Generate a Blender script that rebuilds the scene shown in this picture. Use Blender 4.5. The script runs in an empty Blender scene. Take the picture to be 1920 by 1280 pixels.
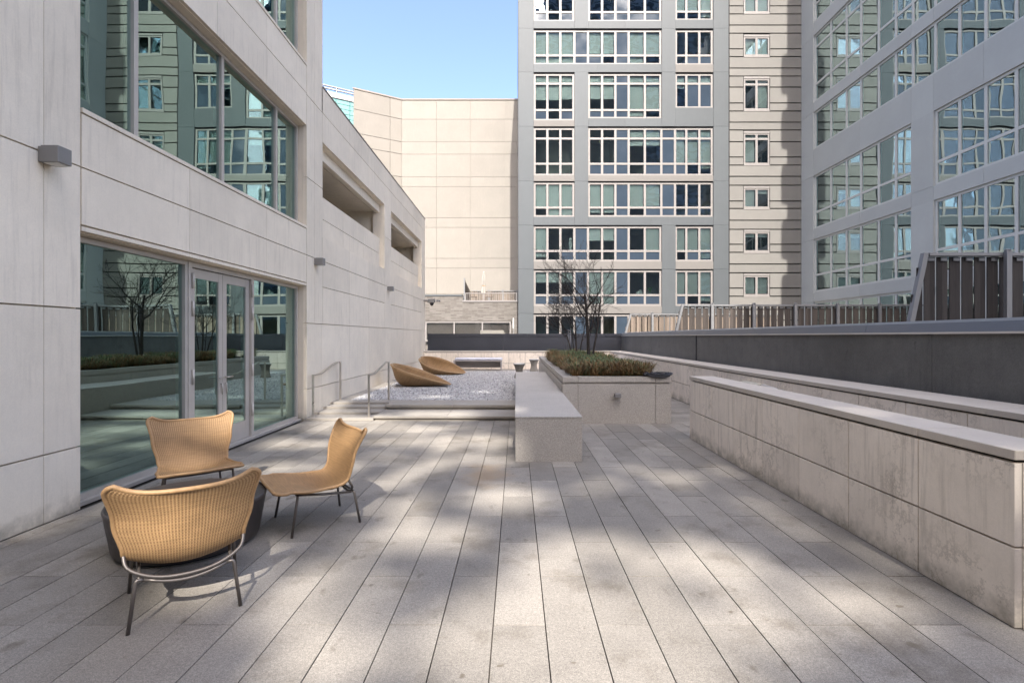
import bpy, bmesh, math, random
import numpy as np
from mathutils import Vector, Matrix

rnd = random.Random(7)
nrng = np.random.default_rng(7)
scene = bpy.context.scene
COL = scene.collection
R = math.radians

# ------------------------------------------------------------------ camera
cam_d = bpy.data.cameras.new("camera")
cam_d.sensor_width = 36.0
cam_d.lens = 18.0
cam_d.shift_x = -8.0 / 1920.0
cam_d.shift_y = -9.0 / 1920.0
cam_d.clip_start = 0.05
cam_d.clip_end = 5000
cam = bpy.data.objects.new("camera", cam_d)
cam.location = (0, 0, 1.6)
cam.rotation_euler = (R(90), 0, 0)
COL.objects.link(cam)
scene.camera = cam

# ------------------------------------------------------------------ light
SUN_AZ = 0.06
SUN_DIR = Vector((-SUN_AZ, 1.0, -0.90)).normalized()      # direction the light travels
SUN_EL = math.asin(-SUN_DIR.z)
world = bpy.data.worlds.new("World")
scene.world = world
world.use_nodes = True
wn = world.node_tree
sky = wn.nodes.new("ShaderNodeTexSky")
sky.sky_type = 'NISHITA'
sky.sun_disc = False
sky.sun_elevation = SUN_EL
sky.sun_rotation = R(180) - math.atan2(SUN_AZ, 1.0)
sky.air_density = 0.6
sky.dust_density = 4.6
sky.ozone_density = 2.0
bg = wn.nodes["Background"]
bg.inputs["Strength"].default_value = 0.15
wn.links.new(sky.outputs["Color"], bg.inputs["Color"])
sun_d = bpy.data.lights.new("sun", 'SUN')
sun_d.energy = 2.5
sun_d.angle = R(0.5)
sun_d.color = (1.0, 0.95, 0.89)
sun = bpy.data.objects.new("sun", sun_d)
sun.rotation_euler = SUN_DIR.to_track_quat('-Z', 'Y').to_euler()
sun.location = (20, -60, 60)
COL.objects.link(sun)

vs = scene.view_settings
scene.display_settings.display_device = 'sRGB'
vs.view_transform = 'Standard'
vs.look = 'None'
vs.exposure = 2.12
vs.gamma = 1.0
vs.use_curve_mapping = False
cy = scene.cycles
cy.use_denoising = True
try:
    cy.denoiser = 'OPENIMAGEDENOISE'
except Exception:
    pass
cy.max_bounces = 8
cy.diffuse_bounces = 4
cy.glossy_bounces = 4
cy.transmission_bounces = 4
cy.transparent_max_bounces = 12
cy.caustics_reflective = False
cy.caustics_refractive = False
cy.sample_clamp_indirect = 6.0
cy.use_adaptive_sampling = False

# ------------------------------------------------------------------ materials
class NT:
    def __init__(self, name):
        self.m = bpy.data.materials.new(name)
        self.m.use_nodes = True
        self.t = self.m.node_tree
        self.t.nodes.clear()
        self.out = self.n("ShaderNodeOutputMaterial")
    def n(self, typ, **kw):
        nd = self.t.nodes.new(typ)
        for k, v in kw.items():
            setattr(nd, k, v)
        return nd
    def l(self, a, b):
        self.t.links.new(a, b)
    def val(self, sock, v):
        if hasattr(v, "is_output") or isinstance(v, bpy.types.NodeSocket):
            self.l(v, sock)
        else:
            sock.default_value = v
    def math(self, op, a, b=None, clamp=False):
        nd = self.n("ShaderNodeMath", operation=op, use_clamp=clamp)
        self.val(nd.inputs[0], a)
        if b is not None:
            self.val(nd.inputs[1], b)
        return nd.outputs[0]
    def mix(self, fac, a, b, blend='MIX'):
        nd = self.n("ShaderNodeMix", data_type='RGBA', blend_type=blend, clamp_factor=True)
        self.val(nd.inputs[0], fac)
        self.val(nd.inputs[6], a if not isinstance(a, tuple) else (*a[:3], 1))
        self.val(nd.inputs[7], b if not isinstance(b, tuple) else (*b[:3], 1))
        return nd.outputs[2]
    def ramp(self, v, a, b, c=0.0, d=1.0):
        nd = self.n("ShaderNodeMapRange", clamp=True)
        self.val(nd.inputs[0], v)
        for i, x in enumerate((a, b, c, d)):
            nd.inputs[i + 1].default_value = x
        return nd.outputs[0]
    def pos(self, scale=(1, 1, 1), coord='pos'):
        if coord == 'pos':
            src = self.n("ShaderNodeNewGeometry").outputs["Position"]
        elif coord == 'uv':
            src = self.n("ShaderNodeTexCoord").outputs["UV"]
        else:
            src = self.n("ShaderNodeTexCoord").outputs["Object"]
        mp = self.n("ShaderNodeMapping")
        self.l(src, mp.inputs[0])
        mp.inputs["Scale"].default_value = scale
        return mp.outputs[0]
    def noise(self, vec, scale, detail=3, rough=0.55):
        nd = self.n("ShaderNodeTexNoise")
        self.l(vec, nd.inputs["Vector"])
        nd.inputs["Scale"].default_value = scale
        nd.inputs["Detail"].default_value = detail
        nd.inputs["Roughness"].default_value = rough
        return nd.outputs[0]
    def rand(self):
        return self.n("ShaderNodeObjectInfo").outputs["Random"]
    def bsdf(self, col, rough=0.7, metal=0.0, bump=None, bstr=0.2, bdist=0.01, spec=0.4):
        b = self.n("ShaderNodeBsdfPrincipled")
        self.val(b.inputs["Base Color"], col if not isinstance(col, tuple) else (*col[:3], 1))
        self.val(b.inputs["Roughness"], rough)
        b.inputs["Metallic"].default_value = metal
        b.inputs["Specular IOR Level"].default_value = spec
        if bump is not None:
            bp = self.n("ShaderNodeBump")
            bp.inputs["Strength"].default_value = bstr
            bp.inputs["Distance"].default_value = bdist
            self.l(bump, bp.inputs["Height"])
            self.l(bp.outputs[0], b.inputs["Normal"])
        self.l(b.outputs[0], self.out.inputs[0])
        return b

def bright(nt, col, fac):
    v = nt.n("ShaderNodeVectorMath", operation='SCALE')
    nt.val(v.inputs[0], col if not isinstance(col, tuple) else col[:3])
    nt.val(v.inputs["Scale"], fac)
    return v.outputs[0]

def stone(name, base, stain=(0.2, 0.17, 0.14), speck=0.0, sscale=260, blotch=0.15, streak=0.0,
          stainamt=0.0, dirt=0.0, rough=0.75, var=0.05, bstr=0.12, veins=0.0, rust=False):
    nt = NT(name)
    p = nt.pos()
    big = nt.noise(p, 0.9, 4)
    mid = nt.noise(p, 5.0, 5, 0.6)
    c = bright(nt, base, nt.ramp(nt.rand(), 0, 1, 1 - var, 1 + var))
    c = bright(nt, c, nt.ramp(big, 0.3, 0.7, 1 - blotch, 1 + blotch * 0.6))
    c = bright(nt, c, nt.ramp(mid, 0.3, 0.7, 1 - blotch * 0.5, 1 + blotch * 0.4))
    h = mid
    if speck > 0:
        sp = nt.noise(p, sscale, 2, 0.7)
        c = bright(nt, c, nt.ramp(sp, 0.35, 0.65, 1 - speck, 1 + speck))
        sp2 = nt.noise(p, sscale * 0.35, 2, 0.6)
        c = bright(nt, c, nt.ramp(sp2, 0.36, 0.64, 1 - speck * 0.4, 1 + speck * 0.4))
        h = sp
    if stainamt > 0:
        st = nt.noise(p, 1.7, 6, 0.68)
        c = nt.mix(nt.ramp(st, 0.53, 0.75, 0, stainamt), c, stain)
        st2 = nt.noise(nt.pos((1.3, 0.9, 1)), 4.3, 3, 0.5)
        c = nt.mix(nt.ramp(st2, 0.66, 0.74, 0, stainamt * 0.8), c, stain)
        st3 = nt.noise(nt.pos((1.0, 1.4, 1)), 9.0, 2, 0.5)
        c = nt.mix(nt.ramp(st3, 0.70, 0.76, 0, stainamt * 0.9), c, stain)
    if rust:
        d = nt.n("ShaderNodeVectorMath", operation='DISTANCE')
        mp2 = nt.pos((1.0, 0.62, 1.0))
        nt.l(mp2, d.inputs[0]); d.inputs[1].default_value = (-0.36, 5.95 * 0.62, 0)
        rn = nt.noise(p, 4.0, 4, 0.6)
        m = nt.ramp(nt.math('ADD', d.outputs['Value'], nt.math('MULTIPLY', rn, 0.5)), 0.32, 0.62, 0.5, 0)
        c = nt.mix(m, c, (0.36, 0.235, 0.115))
    if streak > 0:
        sv = nt.noise(nt.pos((7, 7, 0.55)), 2.2, 5, 0.7)
        lim = nt.noise(p, 0.8, 2)
        m = nt.math('MULTIPLY', nt.ramp(sv, 0.5, 0.72, 0, 1), nt.ramp(lim, 0.4, 0.62, 0.15, 1))
        c = nt.mix(nt.math('MULTIPLY', m, streak), c, stain)
    if veins > 0:
        vv = nt.noise(p, 3.3, 7, 0.72)
        band = nt.math('ABSOLUTE', nt.math('SUBTRACT', vv, 0.5))
        lim = nt.noise(p, 1.3, 2)
        m = nt.math('MULTIPLY', nt.ramp(band, 0.0, 0.03, 1, 0), nt.ramp(lim, 0.45, 0.6, 0, 1))
        c = nt.mix(nt.math('MULTIPLY', m, veins), c, stain)
    if dirt > 0:
        sx = nt.n("ShaderNodeSeparateXYZ")
        nt.l(p, sx.inputs[0])
        nz = nt.noise(p, 6.5, 5, 0.65)
        lo = nt.ramp(sx.outputs[2], 0.0, 0.30, 1.0, 0.0)
        m = nt.ramp(nt.math('MULTIPLY', lo, nz), 0.22, 0.52, 0, dirt)
        c = nt.mix(m, c, (0.10, 0.085, 0.05))
    nt.bsdf(c, rough, bump=h, bstr=bstr, bdist=0.004, spec=0.3)
    return nt.m

def plain(name, col, rough=0.6, metal=0.0, noise=0.06, scale=6, var=0.0, bstr=0.05, spec=0.4):
    nt = NT(name)
    p = nt.pos()
    nz = nt.noise(p, scale, 4)
    c = bright(nt, col, nt.ramp(nz, 0.3, 0.7, 1 - noise, 1 + noise))
    if var:
        c = bright(nt, c, nt.ramp(nt.rand(), 0, 1, 1 - var, 1 + var))
    nt.bsdf(c, nt.ramp(nz, 0.3, 0.7, max(0.02, rough - 0.06), rough + 0.06), metal, bump=nz, bstr=bstr, bdist=0.003, spec=spec)
    return nt.m

def glass(name, tint, base_refl, refl_col=(0.9, 0.95, 1.0), wave=0.02, wscale=1.2):
    nt = NT(name)
    fr = nt.n("ShaderNodeFresnel")
    fr.inputs[0].default_value = 1.5
    p = nt.pos()
    add = nt.n("ShaderNodeVectorMath", operation='ADD')
    nt.l(p, add.inputs[0])
    r = nt.rand()
    cx = nt.n("ShaderNodeCombineXYZ")
    for i in range(3):
        nt.l(nt.math('MULTIPLY', r, 37.0 + 11 * i), cx.inputs[i])
    nt.l(cx.outputs[0], add.inputs[1])
    nz = nt.noise(add.outputs[0], wscale, 1, 0.4)
    bp = nt.n("ShaderNodeBump")
    bp.inputs["Strength"].default_value = 1.0
    bp.inputs["Distance"].default_value = wave
    nt.l(nz, bp.inputs["Height"])
    gl = nt.n("ShaderNodeBsdfGlossy")
    gl.inputs["Roughness"].default_value = 0.0
    gl.inputs["Color"].default_value = (*refl_col, 1)
    nt.l(bp.outputs[0], gl.inputs["Normal"])
    tr = nt.n("ShaderNodeBsdfTransparent")
    tr.inputs["Color"].default_value = (*tint, 1)
    mx = nt.n("ShaderNodeMixShader")
    f = nt.math('ADD', nt.math('MULTIPLY', fr.outputs[0], 0.9), base_refl, clamp=True)
    nt.l(f, mx.inputs[0])
    nt.l(tr.outputs[0], mx.inputs[1])
    nt.l(gl.outputs[0], mx.inputs[2])
    nt.l(mx.outputs[0], nt.out.inputs[0])
    return nt.m

def wicker(name, base, dark, nu, nv):
    nt = NT(name)
    uv = nt.n("ShaderNodeTexCoord").outputs["UV"]
    sp = nt.n("ShaderNodeSeparateXYZ")
    nt.l(uv, sp.inputs[0])
    wu = nt.math('SINE', nt.math('MULTIPLY', sp.outputs[0], nu * 2 * math.pi))
    cell = nt.math('FLOOR', nt.math('MULTIPLY', sp.outputs[0], nu * 2))
    par = nt.math('MULTIPLY', nt.math('MODULO', cell, 2.0), math.pi)
    wv = nt.math('SINE', nt.math('ADD', nt.math('MULTIPLY', sp.outputs[1], nv * 2 * math.pi), par))
    h = nt.math('ADD', nt.math('MULTIPLY', wu, 0.6), nt.math('MULTIPLY', wv, 0.4))
    mp = nt.n("ShaderNodeMapping")
    nt.l(uv, mp.inputs[0])
    mp.inputs["Scale"].default_value = (3.0, 60.0, 1)
    nz = nt.noise(mp.outputs[0], 1.5, 3)
    big = nt.noise(nt.pos(), 7.0, 3)
    c = nt.mix(nt.ramp(h, -0.8, 0.5, 0.75, 0.0), base, dark)
    c = bright(nt, c, nt.ramp(nz, 0.3, 0.7, 0.82, 1.12))
    c = bright(nt, c, nt.ramp(big, 0.3, 0.7, 0.9, 1.07))
    nt.bsdf(c, 0.55, bump=h, bstr=0.5, bdist=0.003, spec=0.3)
    return nt.m

def attr_mat(name, rough=0.8, scale=1.0, trans=False):
    nt = NT(name)
    a = nt.n("ShaderNodeAttribute", attribute_name="tint")
    nt.bsdf(a.outputs["Color"], rough, spec=0.25)
    return nt.m

def wood(name, base, grain=(30, 30, 1.2)):
    nt = NT(name)
    p = nt.pos(grain)
    nz = nt.noise(p, 1.6, 5, 0.65)
    c = bright(nt, base, nt.ramp(nz, 0.3, 0.7, 0.72, 1.2))
    c = bright(nt, c, nt.ramp(nt.rand(), 0, 1, 0.68, 1.28))
    nt.bsdf(c, 0.8, bump=nz, bstr=0.15, bdist=0.004, spec=0.2)
    return nt.m

def brickmat(name):
    nt = NT(name)
    src = nt.n("ShaderNodeNewGeometry").outputs["Position"]
    s = nt.n("ShaderNodeSeparateXYZ"); nt.l(src, s.inputs[0])
    cx = nt.n("ShaderNodeCombineXYZ")
    nt.l(s.outputs[0], cx.inputs[0]); nt.l(s.outputs[2], cx.inputs[1])
    b = nt.n("ShaderNodeTexBrick")
    nt.l(cx.outputs[0], b.inputs["Vector"])
    b.inputs["Color1"].default_value = (0.145, 0.132, 0.118, 1)
    b.inputs["Color2"].default_value = (0.088, 0.077, 0.067, 1)
    b.inputs["Mortar"].default_value = (0.125, 0.117, 0.105, 1)
    b.inputs["Scale"].default_value = 1.0
    b.inputs["Brick Width"].default_value = 0.42
    b.inputs["Row Height"].default_value = 0.105
    b.inputs["Mortar Size"].default_value = 0.012
    nz = nt.noise(src, 3.0, 4)
    c = bright(nt, b.outputs[0], nt.ramp(nz, 0.3, 0.7, 0.9, 1.08))
    nt.bsdf(c, 0.85, bump=b.outputs["Fac"], bstr=-0.3, bdist=0.01, spec=0.2)
    return nt.m

M = {}
M['paver'] = stone('granite_paver', (0.28, 0.253, 0.216), stain=(0.10, 0.078, 0.052), speck=0.30, sscale=170, blotch=0.15, stainamt=0.72, var=0.17, rough=0.6, rust=True)
M['granite'] = stone('grey_granite', (0.42, 0.385, 0.34), stain=(0.2, 0.17, 0.14), speck=0.30, sscale=190, blotch=0.07, stainamt=0.12, var=0.02, rough=0.6)
M['step'] = stone('step_stone', (0.34, 0.31, 0.268), stain=(0.2, 0.17, 0.14), speck=0.12, sscale=230, blotch=0.10, stainamt=0.3, var=0.05)
M['lime'] = stone('limestone', (0.82, 0.735, 0.60), stain=(0.33, 0.28, 0.22), speck=0.03, sscale=120, blotch=0.07, streak=0.30, dirt=0.5, var=0.045, bstr=0.06)
M['lowwall'] = stone('weathered_limestone', (0.79, 0.70, 0.59), stain=(0.22, 0.18, 0.135), speck=0.03, sscale=120, blotch=0.09, streak=0.55, dirt=0.55, var=0.06, veins=0.42, bstr=0.06)
M['cap'] = stone('cap_limestone', (0.50, 0.445, 0.375), stain=(0.30, 0.26, 0.24), speck=0.04, sscale=120, blotch=0.08, stainamt=0.28, var=0.03, bstr=0.06)
M['darkwall'] = stone('dark_coated_wall', (0.112, 0.108, 0.100), stain=(0.02, 0.02, 0.022), speck=0.08, sscale=60, blotch=0.22, stainamt=0.35, streak=0.35, var=0.06, rough=0.48, bstr=0.4)
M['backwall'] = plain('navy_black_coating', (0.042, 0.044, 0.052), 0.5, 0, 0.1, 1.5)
M['darkcap'] = plain('dark_metal_cap', (0.13, 0.135, 0.145), 0.4, 0.3, 0.06, 2)
M['beige'] = stone('beige_cladding', (0.195, 0.180, 0.157), stain=(0.45, 0.37, 0.29), blotch=0.05, var=0.035, streak=0.08, bstr=0.03)
M['joint'] = plain('joint_shadow_gap', (0.22, 0.19, 0.165), 0.9)
M['dirtjoint'] = plain('dirt_in_joints', (0.07, 0.06, 0.05), 0.95)
M['grey'] = stone('grey_metal_panel', (0.064, 0.071, 0.075), stain=(0.2, 0.2, 0.2), blotch=0.04, var=0.045, streak=0.06, rough=0.55, bstr=0.03)
M['greyR'] = stone('blue_grey_metal_panel', (0.335, 0.342, 0.325), stain=(0.25, 0.25, 0.27), blotch=0.04, var=0.04, streak=0.05, rough=0.5, bstr=0.03)
M['spanbeige'] = stone('beige_spandrel', (0.135, 0.126, 0.116), stain=(0.2, 0.17, 0.14), blotch=0.04, var=0.03, bstr=0.03)
M['frame'] = plain('cream_window_frame', (0.18, 0.166, 0.155), 0.5, 0, 0.04)
M['frameR'] = plain('silver_window_frame', (0.42, 0.42, 0.39), 0.45, 0, 0.04)
M['stripe'] = stone('banded_panel', (0.147, 0.140, 0.127), stain=(0.2, 0.18, 0.15), blotch=0.05, var=0.035, streak=0.06, bstr=0.03)
M['dark'] = plain('dark_recess', (0.03, 0.03, 0.032), 0.8)
M['room'] = plain('room_interior', (0.50, 0.48, 0.44), 0.9, noise=0.25, scale=0.7)
M['blind'] = plain('white_blind', (0.80, 0.81, 0.77), 0.9, noise=0.03)
M['slate'] = plain('slate_opaque_glass', (0.030, 0.042, 0.058), 0.12, 0, 0.08, 1.0, spec=0.6)
M['glassT'] = glass('tower_glass', (0.90, 0.973, 0.958), 0.07, wave=0.006)
M['glassR'] = glass('side_tower_glass', (0.74, 0.88, 0.87), 0.38, refl_col=(0.76, 0.97, 1.0), wave=0.006, wscale=0.7)
M['glassH'] = glass('clear_glass', (0.94, 0.94, 0.92), 0.03, wave=0.004)
M['glassL'] = glass('green_reflective_glass', (0.55, 0.72, 0.69), 0.42, refl_col=(0.62, 0.86, 0.82), wave=0.0028, wscale=0.8)
M['teal'] = plain('teal_louvre_glass', (0.13, 0.27, 0.25), 0.25, 0, 0.06)
M['white'] = plain('white_metal', (0.38, 0.375, 0.365), 0.5)
M['alu'] = plain('aluminium_frame', (0.54, 0.50, 0.45), 0.42, 0.25, 0.04)
M['lamp'] = plain('grey_lamp_housing', (0.26, 0.25, 0.24), 0.5, 0.4, 0.06)
M['lampglass'] = plain('lamp_lens', (0.55, 0.53, 0.48), 0.3)
M['steel'] = plain('brushed_steel', (0.52, 0.48, 0.43), 0.32, 0.8, 0.06)
M['tube'] = plain('bronze_tube', (0.17, 0.15, 0.135), 0.42, 0.7, 0.08)
M['table'] = plain('dark_table_lacquer', (0.05, 0.042, 0.038), 0.42, 0, 0.1, 20)
M['wicker'] = wicker('rattan_weave', (0.46, 0.285, 0.138), (0.17, 0.088, 0.034), 42, 60)
M['rim'] = plain('rattan_rim', (0.40, 0.240, 0.112), 0.5, 0, 0.14, 40)
M['shell'] = wicker('tan_shell_weave', (0.36, 0.225, 0.11), (0.20, 0.115, 0.052), 60, 60)
M['shellrim'] = plain('tan_shell_rim', (0.36, 0.235, 0.125), 0.6, 0, 0.08, 20)
M['gravelbase'] = stone('gravel_bed', (0.42, 0.415, 0.41), speck=0.5, sscale=60, blotch=0.1)
M['stonechip'] = attr_mat('gravel_chips', 0.8)
M['blade'] = attr_mat('sedge_blades', 0.6)
M['soil'] = plain('planter_soil', (0.05, 0.038, 0.027), 0.95, 0, 0.4, 12)
M['bark'] = plain('dark_bark', (0.032, 0.025, 0.021), 0.85, 0, 0.3, 40, bstr=0.4)
M['fence'] = wood('cedar_shaded', (0.033, 0.029, 0.027))  # cedar darkened in colour for the near fence standing in shade
M['cedar'] = wood('cedar_sunlit', (0.135, 0.108, 0.086))  # same cedar lightened, the sunlit look put into its colour
M['cedarmid'] = wood('cedar_midshade', (0.055, 0.046, 0.040))  # same cedar in a middle tone for the partly shaded long fence
M['fencemetal'] = plain('grey_fence_metal', (0.15, 0.15, 0.15), 0.5, 0.2, 0.06)
M['brick'] = brickmat('pale_brick')
M['cushion'] = plain('grey_cushion', (0.56, 0.56, 0.60), 0.9)
M['benchwood'] = plain('grey_bench_panel', (0.34, 0.31, 0.29), 0.7)
M['stool'] = plain('woven_stool', (0.23, 0.21, 0.18), 0.6, 0.2, 0.1, 30)
M['stooltop'] = plain('stool_top', (0.50, 0.49, 0.46), 0.6)
M['black'] = plain('black_plastic', (0.014, 0.014, 0.018), 0.35, 0, 0.2, 30, bstr=0.4)
M['ground'] = plain('asphalt_ground', (0.07, 0.07, 0.072), 0.9, 0, 0.2, 1)
M['shade'] = plain('shade_blocker_facade', (0.20, 0.19, 0.18), 0.8, 0, 0.12, 0.4)
M['skyline'] = plain('added_skyline_facade', (0.40, 0.48, 0.58), 0.8, 0, 0.12, 0.2)  # bluish tone picked for how the added high-rises mirror in the panes
M['pole'] = plain('pale_pole', (0.45, 0.44, 0.41), 0.4)
M['umbrella'] = plain('cream_canvas', (0.24, 0.225, 0.20), 0.9)
M['leaf'] = plain('house_plant_leaf', (0.10, 0.22, 0.05), 0.5)
M['cream'] = plain('cream_box', (0.50, 0.47, 0.38), 0.6)

# ------------------------------------------------------------------ builders
WP = {}                              # world position of every object (no rotations on buildings)
def link(o, loc, parent=None):
    COL.objects.link(o)
    WP[o.name] = Vector(loc)
    if parent is not None:
        o.parent = parent
        o.location = Vector(loc) - WP[parent.name]
    else:
        o.location = loc
    return o

def tag(o, label=None, cat=None, group=None, kind=None):
    if label: o["label"] = label
    if cat: o["category"] = cat
    if group: o["group"] = group
    if kind: o["kind"] = kind
    return o

def thing(name, loc, label, cat, group=None):
    o = bpy.data.objects.new(name, None)
    o.empty_display_size = 0.2
    link(o, loc)
    return tag(o, label, cat, group)

_cache = {}
def box_mesh(dx, dy, dz, mat, bevel=0.0):
    key = (round(dx, 4), round(dy, 4), round(dz, 4), mat.name, bevel)
    if key in _cache:
        return _cache[key]
    bm = bmesh.new()
    bmesh.ops.create_cube(bm, size=1.0)
    bmesh.ops.scale(bm, vec=(dx, dy, dz), verts=bm.verts)
    if bevel > 0:
        bmesh.ops.bevel(bm, geom=list(bm.edges), offset=bevel, segments=1, affect='EDGES')
    me = bpy.data.meshes.new("box")
    bm.to_mesh(me); bm.free()
    me.materials.append(mat)
    _cache[key] = me
    return me

def box(name, x0, x1, y0, y1, z0, z1, mat, parent=None, bevel=0.0):
    me = box_mesh(x1 - x0, y1 - y0, z1 - z0, mat, bevel)
    o = bpy.data.objects.new(name, me)
    return link(o, ((x0 + x1) / 2, (y0 + y1) / 2, (z0 + z1) / 2), parent)

class MB:
    """collects geometry into one mesh"""
    def __init__(self):
        self.v = []; self.f = []; self.uv = None; self.smooth = False
    def box(self, x0, x1, y0, y1, z0, z1):
        b = len(self.v)
        self.v += [(x0,y0,z0),(x1,y0,z0),(x1,y1,z0),(x0,y1,z0),(x0,y0,z1),(x1,y0,z1),(x1,y1,z1),(x0,y1,z1)]
        self.f += [tuple(b+i for i in q) for q in ((0,3,2,1),(4,5,6,7),(0,1,5,4),(1,2,6,5),(2,3,7,6),(3,0,4,7))]
        return self
    def prism(self, poly, axis, a0, a1):
        """extrude a polygon along an axis; poly is in the two other axes, in order"""
        b = len(self.v); n = len(poly)
        for a in (a0, a1):
            for p, q in poly:
                self.v.append((a, p, q) if axis == 0 else (p, a, q) if axis == 1 else (p, q, a))
        self.f.append(tuple(b + i for i in range(n)))
        self.f.append(tuple(b + n + i for i in reversed(range(n))))
        for i in range(n):
            j = (i + 1) % n
            self.f.append((b + i, b + n + i, b + n + j, b + j))
        return self
    def tube(self, pts, rad, sides=8, closed=False, cap=True):
        pts = [Vector(p) for p in pts]
        n = len(pts)
        rads = rad if isinstance(rad, (list, tuple)) else [rad] * n
        b = len(self.v)
        up = None
        for i, p in enumerate(pts):
            if closed:
                t = (pts[(i + 1) % n] - pts[i - 1])
            else:
                t = (pts[min(i + 1, n - 1)] - pts[max(i - 1, 0)])
            if t.length < 1e-9: t = Vector((0, 0, 1))
            t.normalize()
            if up is None:
                up = Vector((0, 0, 1)) if abs(t.z) < 0.9 else Vector((1, 0, 0))
            a = up - t * up.dot(t)
            if a.length < 1e-6:
                a = t.orthogonal()
            a.normalize(); up = a
            c = t.cross(a)
            for k in range(sides):
                an = 2 * math.pi * k / sides
                self.v.append(tuple(p + (a * math.cos(an) + c * math.sin(an)) * rads[i]))
        m = n if closed else n - 1
        for i in range(m):
            j = (i + 1) % n
            for k in range(sides):
                l = (k + 1) % sides
                self.f.append((b + i*sides + k, b + i*sides + l, b + j*sides + l, b + j*sides + k))
        if cap and not closed:
            self.f.append(tuple(b + k for k in reversed(range(sides))))
            self.f.append(tuple(b + (n-1)*sides + k for k in range(sides)))
        return self
    def lathe(self, prof, cx=0, cy=0, sides=32, flute=0.0, nfl=0, cap=True):
        b = len(self.v)
        for r, z in prof:
            for k in range(sides):
                an = 2 * math.pi * k / sides
                rr = r * (1 + (flute * (1 if k % 2 else -1)))
                self.v.append((cx + rr * math.cos(an), cy + rr * math.sin(an), z))
        for i in range(len(prof) - 1):
            for k in range(sides):
                l = (k + 1) % sides
                self.f.append((b+i*sides+k, b+i*sides+l, b+(i+1)*sides+l, b+(i+1)*sides+k))
        if cap:
            self.f.append(tuple(b + k for k in reversed(range(sides))))
            self.f.append(tuple(b + (len(prof)-1)*sides + k for k in range(sides)))
        return self
    def grid(self, P, nu, nv, uv=True):
        """P[i][j] points, i along nu, j along nv"""
        b = len(self.v)
        for i in range(nu):
            for j in range(nv):
                self.v.append(tuple(P[i][j]))
        st = len(self.f)
        for i in range(nu - 1):
            for j in range(nv - 1):
                self.f.append((b+i*nv+j, b+(i+1)*nv+j, b+(i+1)*nv+j+1, b+i*nv+j+1))
        if uv:
            self.uv = {}
            for i in range(nu):
                for j in range(nv):
                    self.uv[b+i*nv+j] = (j / (nv - 1), i / (nu - 1))
        return self
    def mesh(self, mat, smooth=False):
        me = bpy.data.meshes.new("mesh")
        me.from_pydata(self.v, [], self.f)
        me.materials.append(mat)
        if self.uv:
            lay = me.uv_layers.new(name="UVMap")
            for lp in me.loops:
                lay.data[lp.index].uv = self.uv.get(lp.vertex_index, (0, 0))
        if smooth:
            me.polygons.foreach_set("use_smooth", [True] * len(me.polygons))
        me.update()
        return me
    def build(self, name, mat, parent=None, loc=None, smooth=False, recenter=True):
        """world-space geometry -> object; origin moves to the geometry's base centre when loc is None"""
        if loc is None and recenter:
            a = np.array(self.v)
            c = (a.min(0) + a.max(0)) / 2; c[2] = a[:, 2].min()
            self.v = [tuple(r) for r in (a - c)]
            loc = tuple(c)
        o = bpy.data.objects.new(name, self.mesh(mat, smooth))
        return link(o, loc or (0, 0, 0), parent)

class Plane:
    """a facade plane: u along it, n outward, z up"""
    def __init__(self, kind, d):
        self.k = kind; self.d = d
    def lim(self, u0, u1, n0, n1):
        if self.k == 'front':      # faces -Y, u = X
            return (u0, u1, self.d - n1, self.d - n0)
        if self.k == 'east':       # faces +X, u = Y
            return (self.d + n0, self.d + n1, u0, u1)
        if self.k == 'west':       # faces -X, u = Y
            return (self.d - n1, self.d - n0, u0, u1)
    def box(self, name, u0, u1, n0, n1, z0, z1, mat, parent, bevel=0.0):
        a = self.lim(u0, u1, n0, n1)
        return box(name, *a, z0, z1, mat, parent, bevel)
    def mb(self, mb, u0, u1, n0, n1, z0, z1):
        a = self.lim(u0, u1, n0, n1)
        mb.box(*a, z0, z1)

def panels(pl, us, zs, parent, mat, th=0.05, gu=0.006, gz=0.014, n1=0.0, name='panel'):
    for a, b in zip(us[:-1], us[1:]):
        for c, d in zip(zs[:-1], zs[1:]):
            pl.box(name, a + gu/2, b - gu/2, n1 - th, n1, c + gz/2, d - gz/2, mat, parent)

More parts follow.
